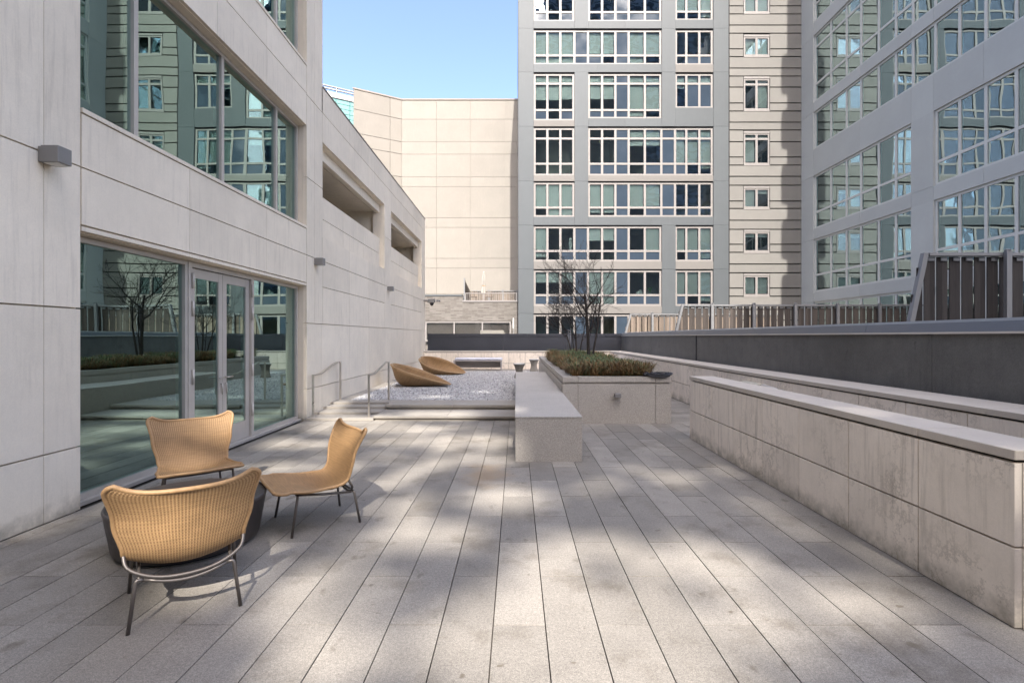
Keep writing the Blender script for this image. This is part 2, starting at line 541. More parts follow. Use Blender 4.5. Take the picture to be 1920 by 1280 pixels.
def window(pl, u0, u1, z0, z1, mull, trans, parent, n=-0.18, fw=0.07, fd=0.06, fmat=None, gmat=None,
           blinds=None, opaque=None, name='window', mw=None, bmat=None):
    """frame mesh + a pane object per light; mull / trans = inner division lines; blinds = drop fraction per column"""
    fmat = fmat or M['frame']; gmat = gmat or M['glassT']
    mw = mw or fw
    mb = MB()
    pl.mb(mb, u0, u0 + fw, n - fd, n + fd, z0, z1)
    pl.mb(mb, u1 - fw, u1, n - fd, n + fd, z0, z1)
    pl.mb(mb, u0 + fw, u1 - fw, n - fd + .002, n + fd - .002, z0, z0 + fw)
    pl.mb(mb, u0 + fw, u1 - fw, n - fd + .002, n + fd - .002, z1 - fw, z1)
    for m in mull:
        pl.mb(mb, m - mw/2, m + mw/2, n - fd + .004, n + fd - .004, z0 + fw*.5, z1 - fw*.5)
    for t in trans:
        pl.mb(mb, u0 + fw*.5, u1 - fw*.5, n - fd + .008, n + fd - .008, t - mw*.45, t + mw*.45)
    w = mb.build(name, fmat, parent)
    us = [u0] + list(mull) + [u1]; zs = [z0] + list(trans) + [z1]
    for i in range(len(us) - 1):
        a, b = us[i], us[i+1]
        for j in range(len(zs) - 1):
            c, d = zs[j], zs[j+1]
            g = gmat
            if opaque and opaque(i, j): g = M['slate']
            pl.box('pane', a + mw*.45, b - mw*.45, n - 0.008, n + 0.008, c + mw*.40, d - mw*.40, g, w)
        if blinds and i < len(blinds) and blinds[i] > 0:
            zb = z1 - fw - (z1 - z0 - 2*fw) * blinds[i]
            pl.box('blind', a + mw*.5 + 0.01, b - mw*.5 - 0.01, n - 0.13, n - 0.115, zb, z1 - fw*.6, bmat or M['blind'], w)
    return w

# =================================================================== SETTING
g = box('ground', -300, 300, -300, 400, -6.2, -6.0, M['ground']); tag(g, kind='structure')

# --- terrace floor with its granite pavers
FX0, FX1, PW = -4.03, 2.73, 0.2897
floor = box('terrace_floor', -4.4, 6.0, -9, 26, -0.5, -0.035, M['dirtjoint']); tag(floor, 'grey granite paved terrace floor', kind='structure')
e0 = -0.128
PL = 1.147
k0 = int(math.floor((FX0 - e0) / PW)); k1 = int(math.ceil((4.08 - e0) / PW))
PG = 0.0065
bench_x0, bench_x1 = -0.016, 0.853
def paver(x0, x1, y0, y1, z=0.0, name='paver'):
    dz = rnd.uniform(-0.0012, 0.0012)
    box(name, x0 + PG/2, x1 - PG/2, y0 + PG*.42, y1 - PG*.42, z - 0.033, z + dz, M['paver'], floor)
for k in range(k0, k1):
    xa, xb = max(FX0, e0 + k * PW), min(4.08, e0 + (k + 1) * PW)
    if xb - xa < 0.04: continue
    off = 2.846 if k % 2 == 0 else 3.424 - PL * 0
    y = off - 4 * PL
    yend = 9.86 if xb < 0.95 else 9.44
    while y < yend:
        ya, yb = max(y, -2.0), min(y + PL, yend)
        if yb - ya > 0.05 and yb > 0.6:
            if xb < 3.2 or (ya > 7.0 and xb > 2.6) or yb < 3.0:
                paver(xa, xb, ya, yb)
        y += PL
y = 9.44
while y < 22.1:                       # passage beside the planter, laid across
    paver(2.87, 4.08, y, y + PW); y += PW

# --- raised gravel court: steps and borders
court = MB()
court.box(-4.03, 0.856, 11.3, 22.2, -0.03, 0.165)
court.box(0.856, 4.08, 19.45, 22.2, -0.03, 0.165)
co = court.build('gravel_court', M['gravelbase']); tag(co, 'raised gravel court behind the steps', kind='structure')
# paved border strips of the court
y = 11.3
while y < 22.0:
    box('border_slab', -4.03, -3.72, y + .003, min(y + 1.15, 22.0) - .003, 0.1655, 0.184, M['step'], co); y += 1.15
x = -3.72
while x < 4.0:
    box('border_slab', x + .003, min(x + 0.58, 4.08) - .003, 21.1, 22.2, 0.1655, 0.182, M['step'], co); x += 0.58

wide = thing('terrace_steps', (-1.36, 10.5, 0), 'two broad shallow stone steps leading up to the gravel court', 'steps')
for (x0, x1) in ((-2.72, -1.333), (-1.327, -0.02)):
    box('tread', x0, x1, 9.76, 10.66, 0.043, 0.086, M['step'], wide, .004)
    box('tread', x0, x1, 10.63, 11.46, 0.132, 0.185, M['step'], wide, .004)
box('riser', -2.70, -0.02, 9.80, 9.87, -0.02, 0.043, M['step'], wide)
box('riser', -2.70, -0.02, 10.665, 10.73, 0.086, 0.132, M['step'], wide)
box('step_base', -2.70, -0.02, 9.871, 11.40, -0.02, 0.040, M['joint'], wide)
box('step_base', -2.70, -0.02, 10.731, 11.40, 0.041, 0.131, M['joint'], wide)
st = thing('stair_flight', (-3.37, 10.5, 0), 'narrow flight of four low stone steps beside the left wall', 'steps')
for i, (y0, z) in enumerate(((9.74, 0.05), (10.22, 0.096), (10.68, 0.141), (11.08, 0.186))):
    box('tread', -4.03, -2.723, y0, (10.30, 10.76, 11.16, 11.46)[i], z - (0.05 if i == 0 else 0.046), z, M['step'], st, .004)
    if i: box('riser', -4.02, -2.73, y0 + .08, 11.2, z - 0.13, z - 0.047, M['joint'], st)

# gravel chips
def chips(n):
    base = np.array([(1,0,0),(-1,0,0),(0,1,0),(0,-1,0),(0,0,1),(0,0,-1)], float)
    tri = np.array([(0,2,4),(2,1,4),(1,3,4),(3,0,4),(2,0,5),(1,2,5),(3,1,5),(0,3,5)])
    px = nrng.uniform(-3.71, -0.03, n); py = 11.47 + (21.1 - 11.47) * nrng.uniform(0, 1, n) ** 1.35
    extra = nrng.uniform(0, 1, n) < 0.12
    px = np.where(extra, nrng.uniform(-0.03, 0.85, n), px); py = np.where(extra, nrng.uniform(15.0, 21.1, n), py)
    s = nrng.uniform(0.012, 0.027, n)
    sc = nrng.uniform(0.6, 1.3, (n, 3)) * s[:, None]; sc[:, 2] *= 0.75
    jit = nrng.uniform(0.7, 1.25, (n, 6, 1))
    a = nrng.uniform(0, 6.28, n); ca, sa = np.cos(a), np.sin(a)
    v = base[None] * jit * sc[:, None, :]
    x = v[..., 0]*ca[:, None] - v[..., 1]*sa[:, None]; yv = v[..., 0]*sa[:, None] + v[..., 1]*ca[:, None]
    tilt = nrng.uniform(-.6, .6, n)
    z = v[..., 2] + x * np.sin(tilt)[:, None] * .6
    V = np.stack([x + px[:, None], yv + py[:, None], z + 0.168 + nrng.uniform(0, 0.02, n)[:, None]], -1).reshape(-1, 3)
    F = (tri[None] + (np.arange(n) * 6)[:, None, None]).reshape(-1, 3)
    me = bpy.data.meshes.new("gravel")
    me.from_pydata(V.tolist(), [], F.tolist())
    pal = np.array([(.62,.61,.60),(.50,.49,.48),(.70,.68,.66),(.36,.35,.35),(.56,.53,.49),(.22,.215,.215)])
    c = pal[nrng.choice(6, n, p=(.3,.22,.2,.13,.1,.05))] * nrng.uniform(.66, .90, (n, 1))
    ca = np.concatenate([np.repeat(c, 6, 0), np.ones((n*6, 1))], 1)
    at = me.color_attributes.new("tint", 'FLOAT_COLOR', 'POINT')
    at.data.foreach_set("color", ca.ravel())
    me.materials.append(M['stonechip'])
    o = bpy.data.objects.new('gravel', me)
    link(o, (0, 0, 0))
    tag(o, 'pale grey loose gravel filling the raised court', 'gravel', kind='stuff')
chips(42000)

# =================================================================== LEFT STONE BUILDING
LB = thing('stone_building', (-8, 8, 0), 'pale limestone building with recessed glazing and a lower loggia wing along the left', 'building')
L = Plane('east', -4.03)
wall = MB()
def lw(u0, u1, z0, z1, n0=-0.36, n1=-0.0505):
    L.mb(wall, u0, u1, n0, n1, z0, z1)
ZT = 11.0
lw(-12, 4.74, -0.3, ZT)
lw(4.74, 9.84, 2.57, 3.68); lw(4.74, 9.84, 5.65, 6.80); lw(4.74, 9.84, 8.9, ZT)
lw(9.84, 10.66, -0.3, ZT)
lw(10.66, 22.62, -0.3, 3.68)
lw(15.66, 16.49, 3.68, 5.63); lw(21.82, 22.62, 3.68, 5.63)
lw(10.66, 22.62, 5.63, 6.78)
wall.build('wall', M['lime'], LB)
# stone panels in front of the backing wall
G1 = [0.0, 0.59, 1.86, 3.17]
panels(L, [-1.6, 0.2, 2.2, 4.367, 4.735], [0.0, 0.59, 1.86, 3.17, 6.27, 9.4, 10.99], LB, M['lime'])
panels(L, [4.745, 6.32, 8.27, 9.835], [2.635, 3.17, 3.675], LB, M['lime'])
panels(L, [4.745, 6.32, 8.27, 9.835], [2.575, 2.631], LB, M['lime'])
panels(L, [4.745, 6.9, 8.27, 9.835], [5.655, 6.27, 6.795], LB, M['lime'])
panels(L, [4.745, 6.9, 8.27, 9.835], [8.905, 9.4, 10.99], LB, M['lime'])
panels(L, [9.845, 10.23, 10.61], [0.0, 0.585], LB, M['lime'])
panels(L, [9.845, 10.61], [0.585, 1.86], LB, M['lime'])
panels(L, [9.845, 10.23, 10.655], [1.86, 3.17, 4.67, 6.25, 9.4, 10.99], LB, M['lime'])
wu = [10.66, 12.36, 13.99, 15.66]
wu2 = [16.49, 18.30, 20.04, 21.82]
allu = [10.61, 12.36, 13.99, 15.73, 16.53, 18.30, 20.04, 21.82, 22.62]
panels(L, allu, [0.0, 0.585, 1.86], LB, M['lime'])
panels(L, wu, [1.86, 2.63, 3.17, 3.675], LB, M['lime'])
panels(L, wu2, [1.86, 2.63, 3.17, 3.675], LB, M['lime'])
panels(L, [15.66, 16.49], [1.86, 3.17, 4.67, 6.25], LB, M['lime'])
panels(L, [21.82, 22.62], [1.86, 3.17, 4.67, 6.25], LB, M['lime'])
panels(L, [10.66, 12.36, 13.99, 15.655], [5.635, 6.25], LB, M['lime'])
panels(L, [16.495, 18.30, 20.04, 21.815], [5.635, 6.25], LB, M['lime'])
panels(L, allu[0:1] + [10.66] * 0 + [12.36, 13.99, 15.73, 16.53, 18.30, 20.04, 21.82, 22.62], [6.25, 6.78], LB, M['lime'])
box('parapet_cap', -4.40, -4.02, 10.67, 22.64, 6.782, 6.812, M['joint'], LB)
# loggia balustrades, fascia and interior
for us in ([10.66, 12.36, 13.99, 15.655], [16.495, 18.30, 20.04, 21.815]):
    panels(L, us, [3.682, 4.13, 4.61], LB, M['lime'], th=0.12, n1=-0.15)
    L.box('loggia_beam', us[0], us[-1], -0.30, -0.16, 5.40, 5.628, M['lime'], LB)
lg = MB()
lg.box(-12, -4.40, 10.67, 22.6, 5.44, 6.70)
lg.box(-12, -4.40, 10.67, 22.6, -0.3, 3.66)
lg.box(-12, -8.0, 10.67, 22.6, 3.66, 5.44)
lg.box(-8.0, -4.40, 22.05, 22.6, 3.66, 5.44)
lg.box(-6.6, -4.40, 15.75, 16.40, 3.66, 5.44)
lg.build('loggia', M['lime'], LB)
# body and rooms of the tall part
bd = MB()
bd.box(-20, -9, -12, 10.3, -0.3, ZT)
bd.box(-20, -4.391, 10.3, 10.655, -0.3, ZT)
bd.box(-9, -4.45, -12, 4.0, -0.3, ZT)
bd.box(-9, -4.40, 4.0, 10.3, 2.70, 3.60)
bd.box(-9, -4.40, 4.0, 10.3, 5.75, 6.70)
bd.box(-9, -4.40, 4.0, 10.3, 8.95, ZT)
bd.box(-9, -4.40, 4.0, 10.3, -0.3, -0.012)
bd.build('interior_walls', M['room'], LB)
# end wall cladding of the tall part facing back over the wing
# upper windows
def lwin(z0, z1, mulls):
    window(L, 4.76, 9.82, z0, z1, mulls, [], LB, n=-0.21, fw=0.05, fd=0.05, fmat=M['alu'], gmat=M['glassL'], mw=0.065)
    L.box('window_sill', 4.745, 9.835, -0.16, 0.012, z0 - 0.045, z0 - 0.003, M['lime'], LB)
lwin(3.725, 5.64, [5.65, 7.32, 8.96])
lwin(6.845, 8.89, [5.65, 7.32, 8.96])
# ground-floor glazing: fixed light, double door, fixed light
window(L, 4.76, 6.53, 0.03, 2.562, [], [], LB, n=-0.21, fw=0.05, fd=0.05, fmat=M['alu'], gmat=M['glassL'])
window(L, 8.13, 9.82, 0.03, 2.562, [], [], LB, n=-0.21, fw=0.05, fd=0.05, fmat=M['alu'], gmat=M['glassL'])
df = MB()
L.mb(df, 6.533, 6.605, -0.27, -0.15, 0.0, 2.562)
L.mb(df, 8.085, 8.127, -0.27, -0.15, 0.0, 2.562)
L.mb(df, 6.605, 8.085, -0.268, -0.152, 2.50, 2.562)
L.mb(df, 4.745, 9.835, -0.30, -0.10, -0.01, 0.028)
df.build('door_frame', M['alu'], LB)
for (a, b, hs) in ((6.615, 7.345, 'far'), (7.355, 8.075, 'near')):
    mb = MB()
    L.mb(mb, a, a + 0.095, -0.235, -0.185, 0.035, 2.49)
    L.mb(mb, b - 0.095, b, -0.235, -0.185, 0.035, 2.49)
    L.mb(mb, a + 0.095, b - 0.095, -0.233, -0.187, 0.035, 0.30)
    L.mb(mb, a + 0.095, b - 0.095, -0.233, -0.187, 2.37, 2.49)
    d = mb.build('door', M['alu'], LB)
    L.box('pane', a + 0.09, b - 0.09, -0.215, -0.203, 0.295, 2.375, M['glassL'], d)
    hu = b - 0.05 if hs == 'far' else a + 0.05
    hb = MB().tube([L_ for L_ in ((-4.215, hu, 1.02), (-4.16, hu, 1.02), (-4.16, hu + (-.11 if hs == 'far' else .11), 1.02))], 0.011, 8)
    hb.tube([(-4.212, hu, 0.93), (-4.19, hu, 0.93), (-4.185, hu, 0.78)], 0.009, 8)
    hb.build('handle', M['steel'], d, smooth=True)
    jm = a - 0.012 if hs == 'far' else b + 0.012
    for hz in (0.35, 0.98, 1.86, 2.22):
        MB().tube([(-4.165, jm, hz), (-4.165, jm, hz + 0.2)], 0.017, 8).build('hinge', M['alu'], d, smooth=True)

# wall lamps
def wall_lamp(y, z, label, x=-4.03):
    t = thing('wall_lamp', (x, y, z), label, 'wall lamp', 'wall lamps on the stone building')
    box('back_plate', x + 0.001, x + 0.03, y - 0.06, y + 0.06, z - 0.065, z + 0.065, M['lamp'], t, .003)
    box('housing', x + 0.0302, x + 0.18, y - 0.068, y + 0.068, z - 0.07, z + 0.07, M['lamp'], t, .004)
    box('lens', x + 0.05, x + 0.165, y - 0.055, y + 0.055, z - 0.078, z - 0.0702, M['lampglass'], t)
wall_lamp(4.37, 3.14, 'square grey wall lamp nearest the camera, on the left stone pier')
wall_lamp(10.26, 3.10, 'square grey wall lamp on the pier just past the glass doors')
wall_lamp(16.05, 3.10, 'small grey wall lamp between the two loggia openings')
# security camera at the far end of the wing
sc_ = thing('security_camera', (-4.0, 22.3, 3.1), 'small grey security camera at the far corner of the stone wing', 'security camera')
MB().tube([(-4.03, 22.3, 3.17), (-3.85, 22.3, 3.17)], 0.035, 10).build('bracket', M['lamp'], sc_, smooth=True)
box('housing', -3.86, -3.55, 22.2, 22.4, 3.08, 3.24, M['lamp'], sc_, .02)
MB().lathe([(0.09, 3.07), (0.085, 3.02), (0.05, 2.96), (0.01, 2.94)], -3.68, 22.3, 16).build('dome', M['black'], sc_, smooth=True)
box('sensor', -3.5, -3.32, 22.25, 22.35, 3.12, 3.2, M['lamp'], sc_, .01)

# =================================================================== LOW STONE WALLS ON THE RIGHT
def stone_wall(name, label, cat, segs):
    """segs: list of (kind, d, u0, u1, z0, joints, thickness)"""
    t = thing(name, segs[0][0], label, cat)
    return t
LW = thing('low_stone_wall', (2.9, 5.4, 0), 'long low limestone wall in the right foreground with a capped top', 'wall')
core = MB()
core.box(2.775, 3.05, 2.84, 8.03, -0.03, 0.922)
core.box(3.05, 4.04, 2.84, 3.10, -0.03, 0.922)
core.build('wall_core', M['dark'], LW)
PA = Plane('west', 2.73)
jn = [2.80, 3.478, 4.21, 4.945, 5.685, 6.42, 7.147, 7.95, 8.06]
panels(PA, jn, [0.0, 0.445, 0.912], LW, M['lowwall'], th=0.04, gu=0.010, gz=0.013)
PB = Plane('east', 3.095)
panels(PB, [3.15, 3.8, 4.5, 5.2, 5.9, 6.6, 7.3, 8.06], [0.0, 0.445, 0.912], LW, M['lowwall'], th=0.04, gu=0.010, gz=0.013)
PC = Plane('front', 2.80)
panels(PC, [2.772, 3.5, 4.05], [0.0, 0.445, 0.912], LW, M['lowwall'], th=0.037, gu=0.004, gz=0.012)
PD = Plane('front', 8.065)
box('panel', 2.775, 3.052, 8.033, 8.066, 0.002, 0.44, M['lowwall'], LW); box('panel', 2.775, 3.052, 8.033, 8.066, 0.452, 0.906, M['lowwall'], LW)
cj = [2.795, 3.478, 4.945, 6.42, 8.07]
for a, b in zip(cj[:-1], cj[1:]):
    box('cap_stone', 2.725, 3.10, a + .002, b - .002, 0.924, 0.98, M['cap'], LW, .004)
box('cap_stone', 3.104, 4.06, 2.795, 3.15, 0.924, 0.98, M['cap'], LW, .004)

SW = thing('perimeter_stone_wall', (4.3, 12, 0), 'capped limestone perimeter wall running under the dark parapet to the back', 'wall')
core = MB()
core.box(4.125, 4.60, 1.5, 22.7, -0.03, 0.922)
core.box(-4.0, 4.125, 22.25, 22.7, -0.03, 0.922)
core.build('wall_core', M['dark'], SW)
PE = Plane('west', 4.08)
us = [3.16 + 0.735 * i for i in range(27)]
us = [u for u in us if u < 22.1] + [22.2]
panels(PE, us, [0.0, 0.445, 0.912], SW, M['lowwall'], th=0.04, gu=0.010, gz=0.013)
PF = Plane('front', 22.2)
us2 = [-4.02 + 0.735 * i for i in range(12)]
us2 = [u for u in us2 if u < 4.0] + [4.075]
panels(PF, us2, [0.184, 0.445, 0.912], SW, M['lowwall'], th=0.04, gu=0.008, gz=0.014)
y = 1.5
while y < 22.1:
    b = min(y + 1.47, 22.195)
    box('cap_stone', 4.07, 4.63, y + .002, b - .002, 0.924, 0.98, M['cap'], SW, .004); y += 1.47
x = -4.02
while x < 4.6:
    b = min(x + 1.47, 4.63)
    box('cap_stone', x + .002, b - .002, 22.2, 22.75, 0.924, 0.98, M['cap'], SW, .004); x += 1.47

# dark parapet
DW = thing('dark_parapet', (4.9, 12, 0.5), 'charcoal coated parapet wall around the right and back edge of the terrace', 'parapet wall')
for (a, b) in ((-2.0, 5.9), (5.905, 13.6), (13.62, 18.2), (18.22, 23.3)):
    box('wall_panel', 4.79, 5.15, a, b, -0.03, 1.64, M['darkwall'], DW)
    if b > 13: pass
for (a, b) in ((-4.03, -0.6), (-0.595, 2.2), (2.205, 4.788)):
    box('wall_panel', a, b, 23.3, 23.65, -0.03, 1.62, M['backwall'], DW)
for (a, b) in ((-2.0, 3.2), (3.204, 7.0), (7.004, 10.6), (10.604, 14.2), (14.204, 17.8), (17.804, 21.0), (21.004, 23.24)):
    mb = MB().prism([(4.765, 1.642), (5.17, 1.642), (5.17, 1.80), (4.80, 1.757)], 1, a, b)
    mb.build('cap_flashing', M['darkcap'], DW)
    box('drip_edge', 4.752, 4.764, a, b, 1.630, 1.652, M['alu'], DW)
for (a, b) in ((-4.03, 0.5), (0.504, 4.78)):
    box('cap_flashing', a, b, 23.27, 23.67, 1.622, 1.735, M['backwall'], DW)
box('seam', 4.775, 4.789, 13.60, 13.63, 0.95, 1.64, M['dark'], DW)
box('gutter_strip', 4.632, 4.788, 1.5, 22.75, 0.90, 0.93, M['gravelbase'], DW)

# electrical box and conduit on the perimeter wall
eb = thing('junction_box', (4.05, 8.8, 0.8), 'beige junction box on the perimeter wall behind the low wall', 'junction box')
box('housing', 3.98, 4.079, 8.45, 9.05, 0.70, 0.82, M['cream'], eb, .01)
box('lid', 3.974, 3.98, 8.47, 9.03, 0.71, 0.81, M['cream'], eb)
cd = MB().tube([(4.05, 8.35, 0.80), (4.0, 8.30, 0.80), (4.0, 7.9, 0.78), (4.0, 7.75, 0.70), (4.0, 7.7, 0.40)], 0.035, 10)
tag(cd.build('conduit_pipe', M['alu'], smooth=True), 'grey bent conduit pipe on the perimeter wall beside the beige box', 'pipe')

# =================================================================== GRANITE BENCH + PLANTER
B = thing('granite_bench', (0.42, 10.7, 0), 'long solid grey granite bench block beside the planter', 'bench')
box('bench_body', bench_x0 + .004, bench_x1 - .006, 6.57, 14.9, -0.02, 0.552, M['granite'], B, .004)
for a, b in ((6.564, 7.99), (7.99, 10.73), (10.73, 13.45), (13.45, 14.9)):
    box('seat_slab', bench_x0, bench_x1 - .002, a + .0015, b - .0015, 0.5545, 0.574, M['granite'], B, .003)

P = thing('granite_planter', (1.86, 14.4, 0), 'large raised grey granite planter holding sedge and two bare trees', 'planter')
px0, px1, py0, py1 = 0.856, 2.86, 9.44, 19.4
def planter_side(u_list, plane, th):
    for a, b in zip(u_list[:-1], u_list[1:]):
        plane.box('panel', a + .003, b - .003, -th, 0, -0.02, 0.722, M['granite'], P, .004)
        plane.box('cap_stone', a + .003, b - .003, -0.22, 0.0, 0.758, 0.862, M['granite'], P, .005)
planter_side([px0, 1.138, 2.567, px1], Plane('front', py0), 0.10)
side_u = [py0 + 0.222, 10.9, 12.4, 13.9, 15.4, 16.9, 18.4, py1]
planter_side(side_u, Plane('west', px0), 0.10)
planter_side(side_u, Plane('east', px1), 0.10)
cr = MB()
cr.box(px0 + .03, px1 - .03, py0 + .03, py1 - .03, 0.0, 0.757)
cr.build('recess_band', M['granite'], P)
box('panel', px0 + .1, px1 - .1, py1 - .03, py1, 0, 0.86, M['granite'], P)
box('soil', px0 + .222, px1 - .222, py0 + .222, py1 - .03, 0.7575, 0.84, M['soil'], P)
pl_ = thing('planter_lamp', (1.85, 9.42, 0.52), 'small square grey lamp on the front face of the granite planter', 'wall lamp')
box('housing', 1.80, 1.91, 9.31, 9.439, 0.49, 0.56, M['lamp'], pl_, .004)
box('lens', 1.815, 1.895, 9.325, 9.425, 0.484, 0.4898, M['lampglass'], pl_)

# sedge
def sedge(n):
    x = nrng.uniform(px0 + .12, px1 - .12, n); y = py0 + .12 + (py1 - py0 - .25) * nrng.uniform(0, 1, n) ** 1.5
    # clumping
    ncl = 330
    cx = nrng.uniform(px0 + .22, px1 - .30, ncl); cyy = py0 + .24 + (py1 - py0 - .4) * nrng.uniform(0, 1, ncl) ** 1.4
    k = nrng.integers(0, ncl, n)
    x = cx[k] + nrng.normal(0, .05, n); y = cyy[k] + nrng.normal(0, .05, n)
    x = np.clip(x, px0 + .15, px1 - .2); y = np.clip(y, py0 + .17, py1 - .2)
    keep = ~((x > 2.45) & (y < 9.9))
    x, y, k = x[keep], y[keep], k[keep]; n = len(x)
    dx = x - cx[k]; dy = y - cyy[k]
    a = np.arctan2(dy, dx) + nrng.normal(0, .7, n)
    h = nrng.uniform(.12, .25, n); sp = nrng.uniform(.06, .24, n)
    w = nrng.uniform(.0035, .0065, n)
    chf = nrng.uniform(.55, 1.45, ncl); h = h * chf[k]; sp = sp * (.6 + .5 * chf[k])
    ux, uy = np.cos(a), np.sin(a)
    px_, py_ = -uy, ux
    V = np.zeros((n, 7, 3))
    for j, (t, hh, ww) in enumerate(((0, 0, 1), (.3, .62, 1), (.68, .95, .75))):
        for q, s in ((0, -1), (1, 1)):
            V[:, j*2+q, 0] = x + ux*sp*t + px_*w*ww*s
            V[:, j*2+q, 1] = y + uy*sp*t + py_*w*ww*s
            V[:, j*2+q, 2] = .835 + h*hh
    V[:, 6, 0] = x + ux*sp*1.25; V[:, 6, 1] = y + uy*sp*1.25; V[:, 6, 2] = .835 + h*nrng.uniform(.5, .95, n)
    f4 = np.array([(0,1,3,2),(2,3,5,4)])
    F = []
    idx = np.arange(n) * 7
    Q = (f4[None] + idx[:, None, None]).reshape(-1, 4).tolist()
    T = (np.array([(4,5,6)])[None] + idx[:, None, None]).reshape(-1, 3).tolist()
    me = bpy.data.meshes.new("sedge")
    me.from_pydata(V.reshape(-1, 3).tolist(), [], Q + T)
    edge = np.minimum(np.minimum(x - px0, px1 - x), y - py0)
    brown = 1 / (1 + np.exp((edge - .42 + nrng.normal(0, .17, n)) * 9))
    br = nrng.uniform(0, 1, n) < np.clip(brown * .85 + .10, 0, 1)
    gcol = np.array([.085, .115, .045]) * nrng.uniform(.6, 1.5, (n, 1)) + nrng.uniform(0, .03, (n, 1)) * np.array([1, 1, .8])
    bcol = np.array([.20, .118, .050]) * nrng.uniform(.45, 1.4, (n, 1))
    c = np.where(br[:, None], bcol, gcol)
    ca = np.concatenate([np.repeat(c, 7, 0), np.ones((n*7, 1))], 1)
    at = me.color_attributes.new("tint", 'FLOAT_COLOR', 'POINT')
    at.data.foreach_set("color", ca.ravel())
    me.materials.append(M['blade'])
    o = bpy.data.objects.new('sedge_grass', me)
    link(o, (0, 0, 0))
    tag(o, 'shaggy green and brown sedge covering the planter', 'grass', kind='stuff')
sedge(46000)

# bare trees
def tree(name, label, base, stems, seed, reach, depth=4):
    r = random.Random(seed)
    t = thing(name, base, label, 'tree', 'bare trees in the planter')
    trunk, crown = MB(), MB()
    def branch(p, d, length, rad, lev):
        n = 5 if lev < 2 else 4
        pts = [p.copy()]; rads = [rad]
        q = p.copy(); dd = d.copy()
        for i in range(n):
            wob = 0.10 if lev == 0 else 0.26
            dd = (dd + Vector((r.uniform(-wob, wob), r.uniform(-wob, wob), r.uniform(-wob, wob) + (0.05 if lev else 0.02)))).normalized()
            q = q + dd * (length / n)
            pts.append(q.copy()); rads.append(rad * (1 - (0.5 if lev < 2 else 0.72) * (i + 1) / n))
        (trunk if lev == 0 else crown).tube(pts, [max(q_, .0040) for q_ in rads], 8 if lev == 0 else (5 if lev < 3 else 3), cap=False)
        if lev >= depth: return
        nk = (4, 3, 3, 2, 1)[lev] if lev < 5 else 2
        for c in range(nk):
            f = 0.35 + 0.65 * (c + r.uniform(0.1, 0.9)) / nk if lev else 0.42 + 0.58 * (c + r.uniform(0.2, .9)) / nk
            i = min(int(f * n), n - 1); ff = f * n - i
            bp = pts[i].lerp(pts[i+1], ff)
            pd = (pts[i+1] - pts[i]).normalized()
            az = r.uniform(0, 2 * math.pi)
            side = pd.orthogonal().normalized()
            side = Matrix.Rotation(az, 3, pd) @ side
            side.z = side.z * 0.6 + 0.08
            ang = r.uniform(0.55, 1.05)
            nd = (pd * math.cos(ang) + side * math.sin(ang)).normalized()
            branch(bp, nd, length * r.uniform(0.55, 0.86) * (1 if lev else reach), rads[i] * r.uniform(0.5, 0.7), lev + 1)
        if lev > 0:
            branch(pts[-1], dd, length * r.uniform(.45, .7), rads[-1], lev + 1)
    for (off, d, ln, rad) in stems:
        branch(Vector(base) + Vector(off), Vector(d).normalized(), ln, rad, 0)
    trunk.build('trunk', M['bark'], t, smooth=True)
    crown.build('crown', M['bark'], t, smooth=True)
tree('bare_tree', 'nearer bare multi-stemmed tree with dark spreading twigs in the planter', (2.03, 14.3, 0.78),
     [((0, 0, 0), (-.02, 0, 1), 2.0, .054), ((.05, .03, 0), (.24, .06, 1), 1.9, .034), ((-.02, -.03, 0), (-.05, .05, 1), 1.5, .024)], 11, 0.62)
tree('bare_tree', 'farther, smaller bare tree with upright stems and staked trunk in the planter', (1.99, 17.0, 0.78),
     [((0, 0, 0), (-.03, 0, 1), 1.4, .036), ((-.08, .02, 0), (-.26, .05, 1), 1.4, .028), ((.06, 0, 0), (.16, .0, 1), 1.3, .025), ((-.04, .06, 0), (-.12, -.06, 1), 1.3, .017)], 23, 0.62)
for i, (sx, sy) in enumerate(((1.78, 17.6), (1.92, 18.3))):
    m = MB().tube([(sx, sy, .8), (sx + .01, sy, 1.85)], .018, 8)
    tag(m.build('tree_stake', M['fencemetal'], smooth=True), ('left' if i == 0 else 'right') + ' of the two thin grey stakes beside the far bare tree', 'stake', 'tree stakes in the planter')

# black coiled bag / cable on the planter corner
cb = thing('black_bundle', (2.66, 9.5, 0.862), 'flat bundle of shiny black plastic sheet and cable on the planter corner', 'bundle')
for q in range(9):
    mb = MB(); pts = []
    rx, ry = rnd.uniform(.20, .27), rnd.uniform(.10, .17)
    ph = rnd.uniform(0, 6.28)
    for k in range(28):
        an = 2 * math.pi * k / 28
        x = 2.635 + rx * math.cos(an) + .012 * math.sin(3 * an + ph); y = 9.54 + ry * math.sin(an) + .01 * math.cos(2 * an + ph)
        zz = .882 + .009 * (q % 5) + .012 * math.sin(2 * an + ph)
        if y < 9.445: zz -= min(.035, (9.445 - y) * .7) * .6
        if x > 2.85: zz += .01
        pts.append((x, max(y, 9.415), max(zz, .874) if y > 9.44 else zz))
    mb.tube(pts, rnd.uniform(.007, .014), 6, closed=True)
    mb.build('cable_loop', M['black'], cb, smooth=True)
def sheet(x0, x1, y0, y1, z, seed, name):
    r = random.Random(seed); n = 14
    P_ = [[(x0 + (x1-x0)*i/(n-1), y0 + (y1-y0)*j/(n-1), z + r.uniform(0, .022) + .02*math.sin(i*.9+seed) + (-.02 if j == 0 else 0)) for j in range(n)] for i in range(n)]
    m = MB().grid(P_, n, n, uv=False)
    o = m.build(name, M['black'], cb)
    md = o.modifiers.new('s', 'SOLIDIFY'); md.thickness = .003
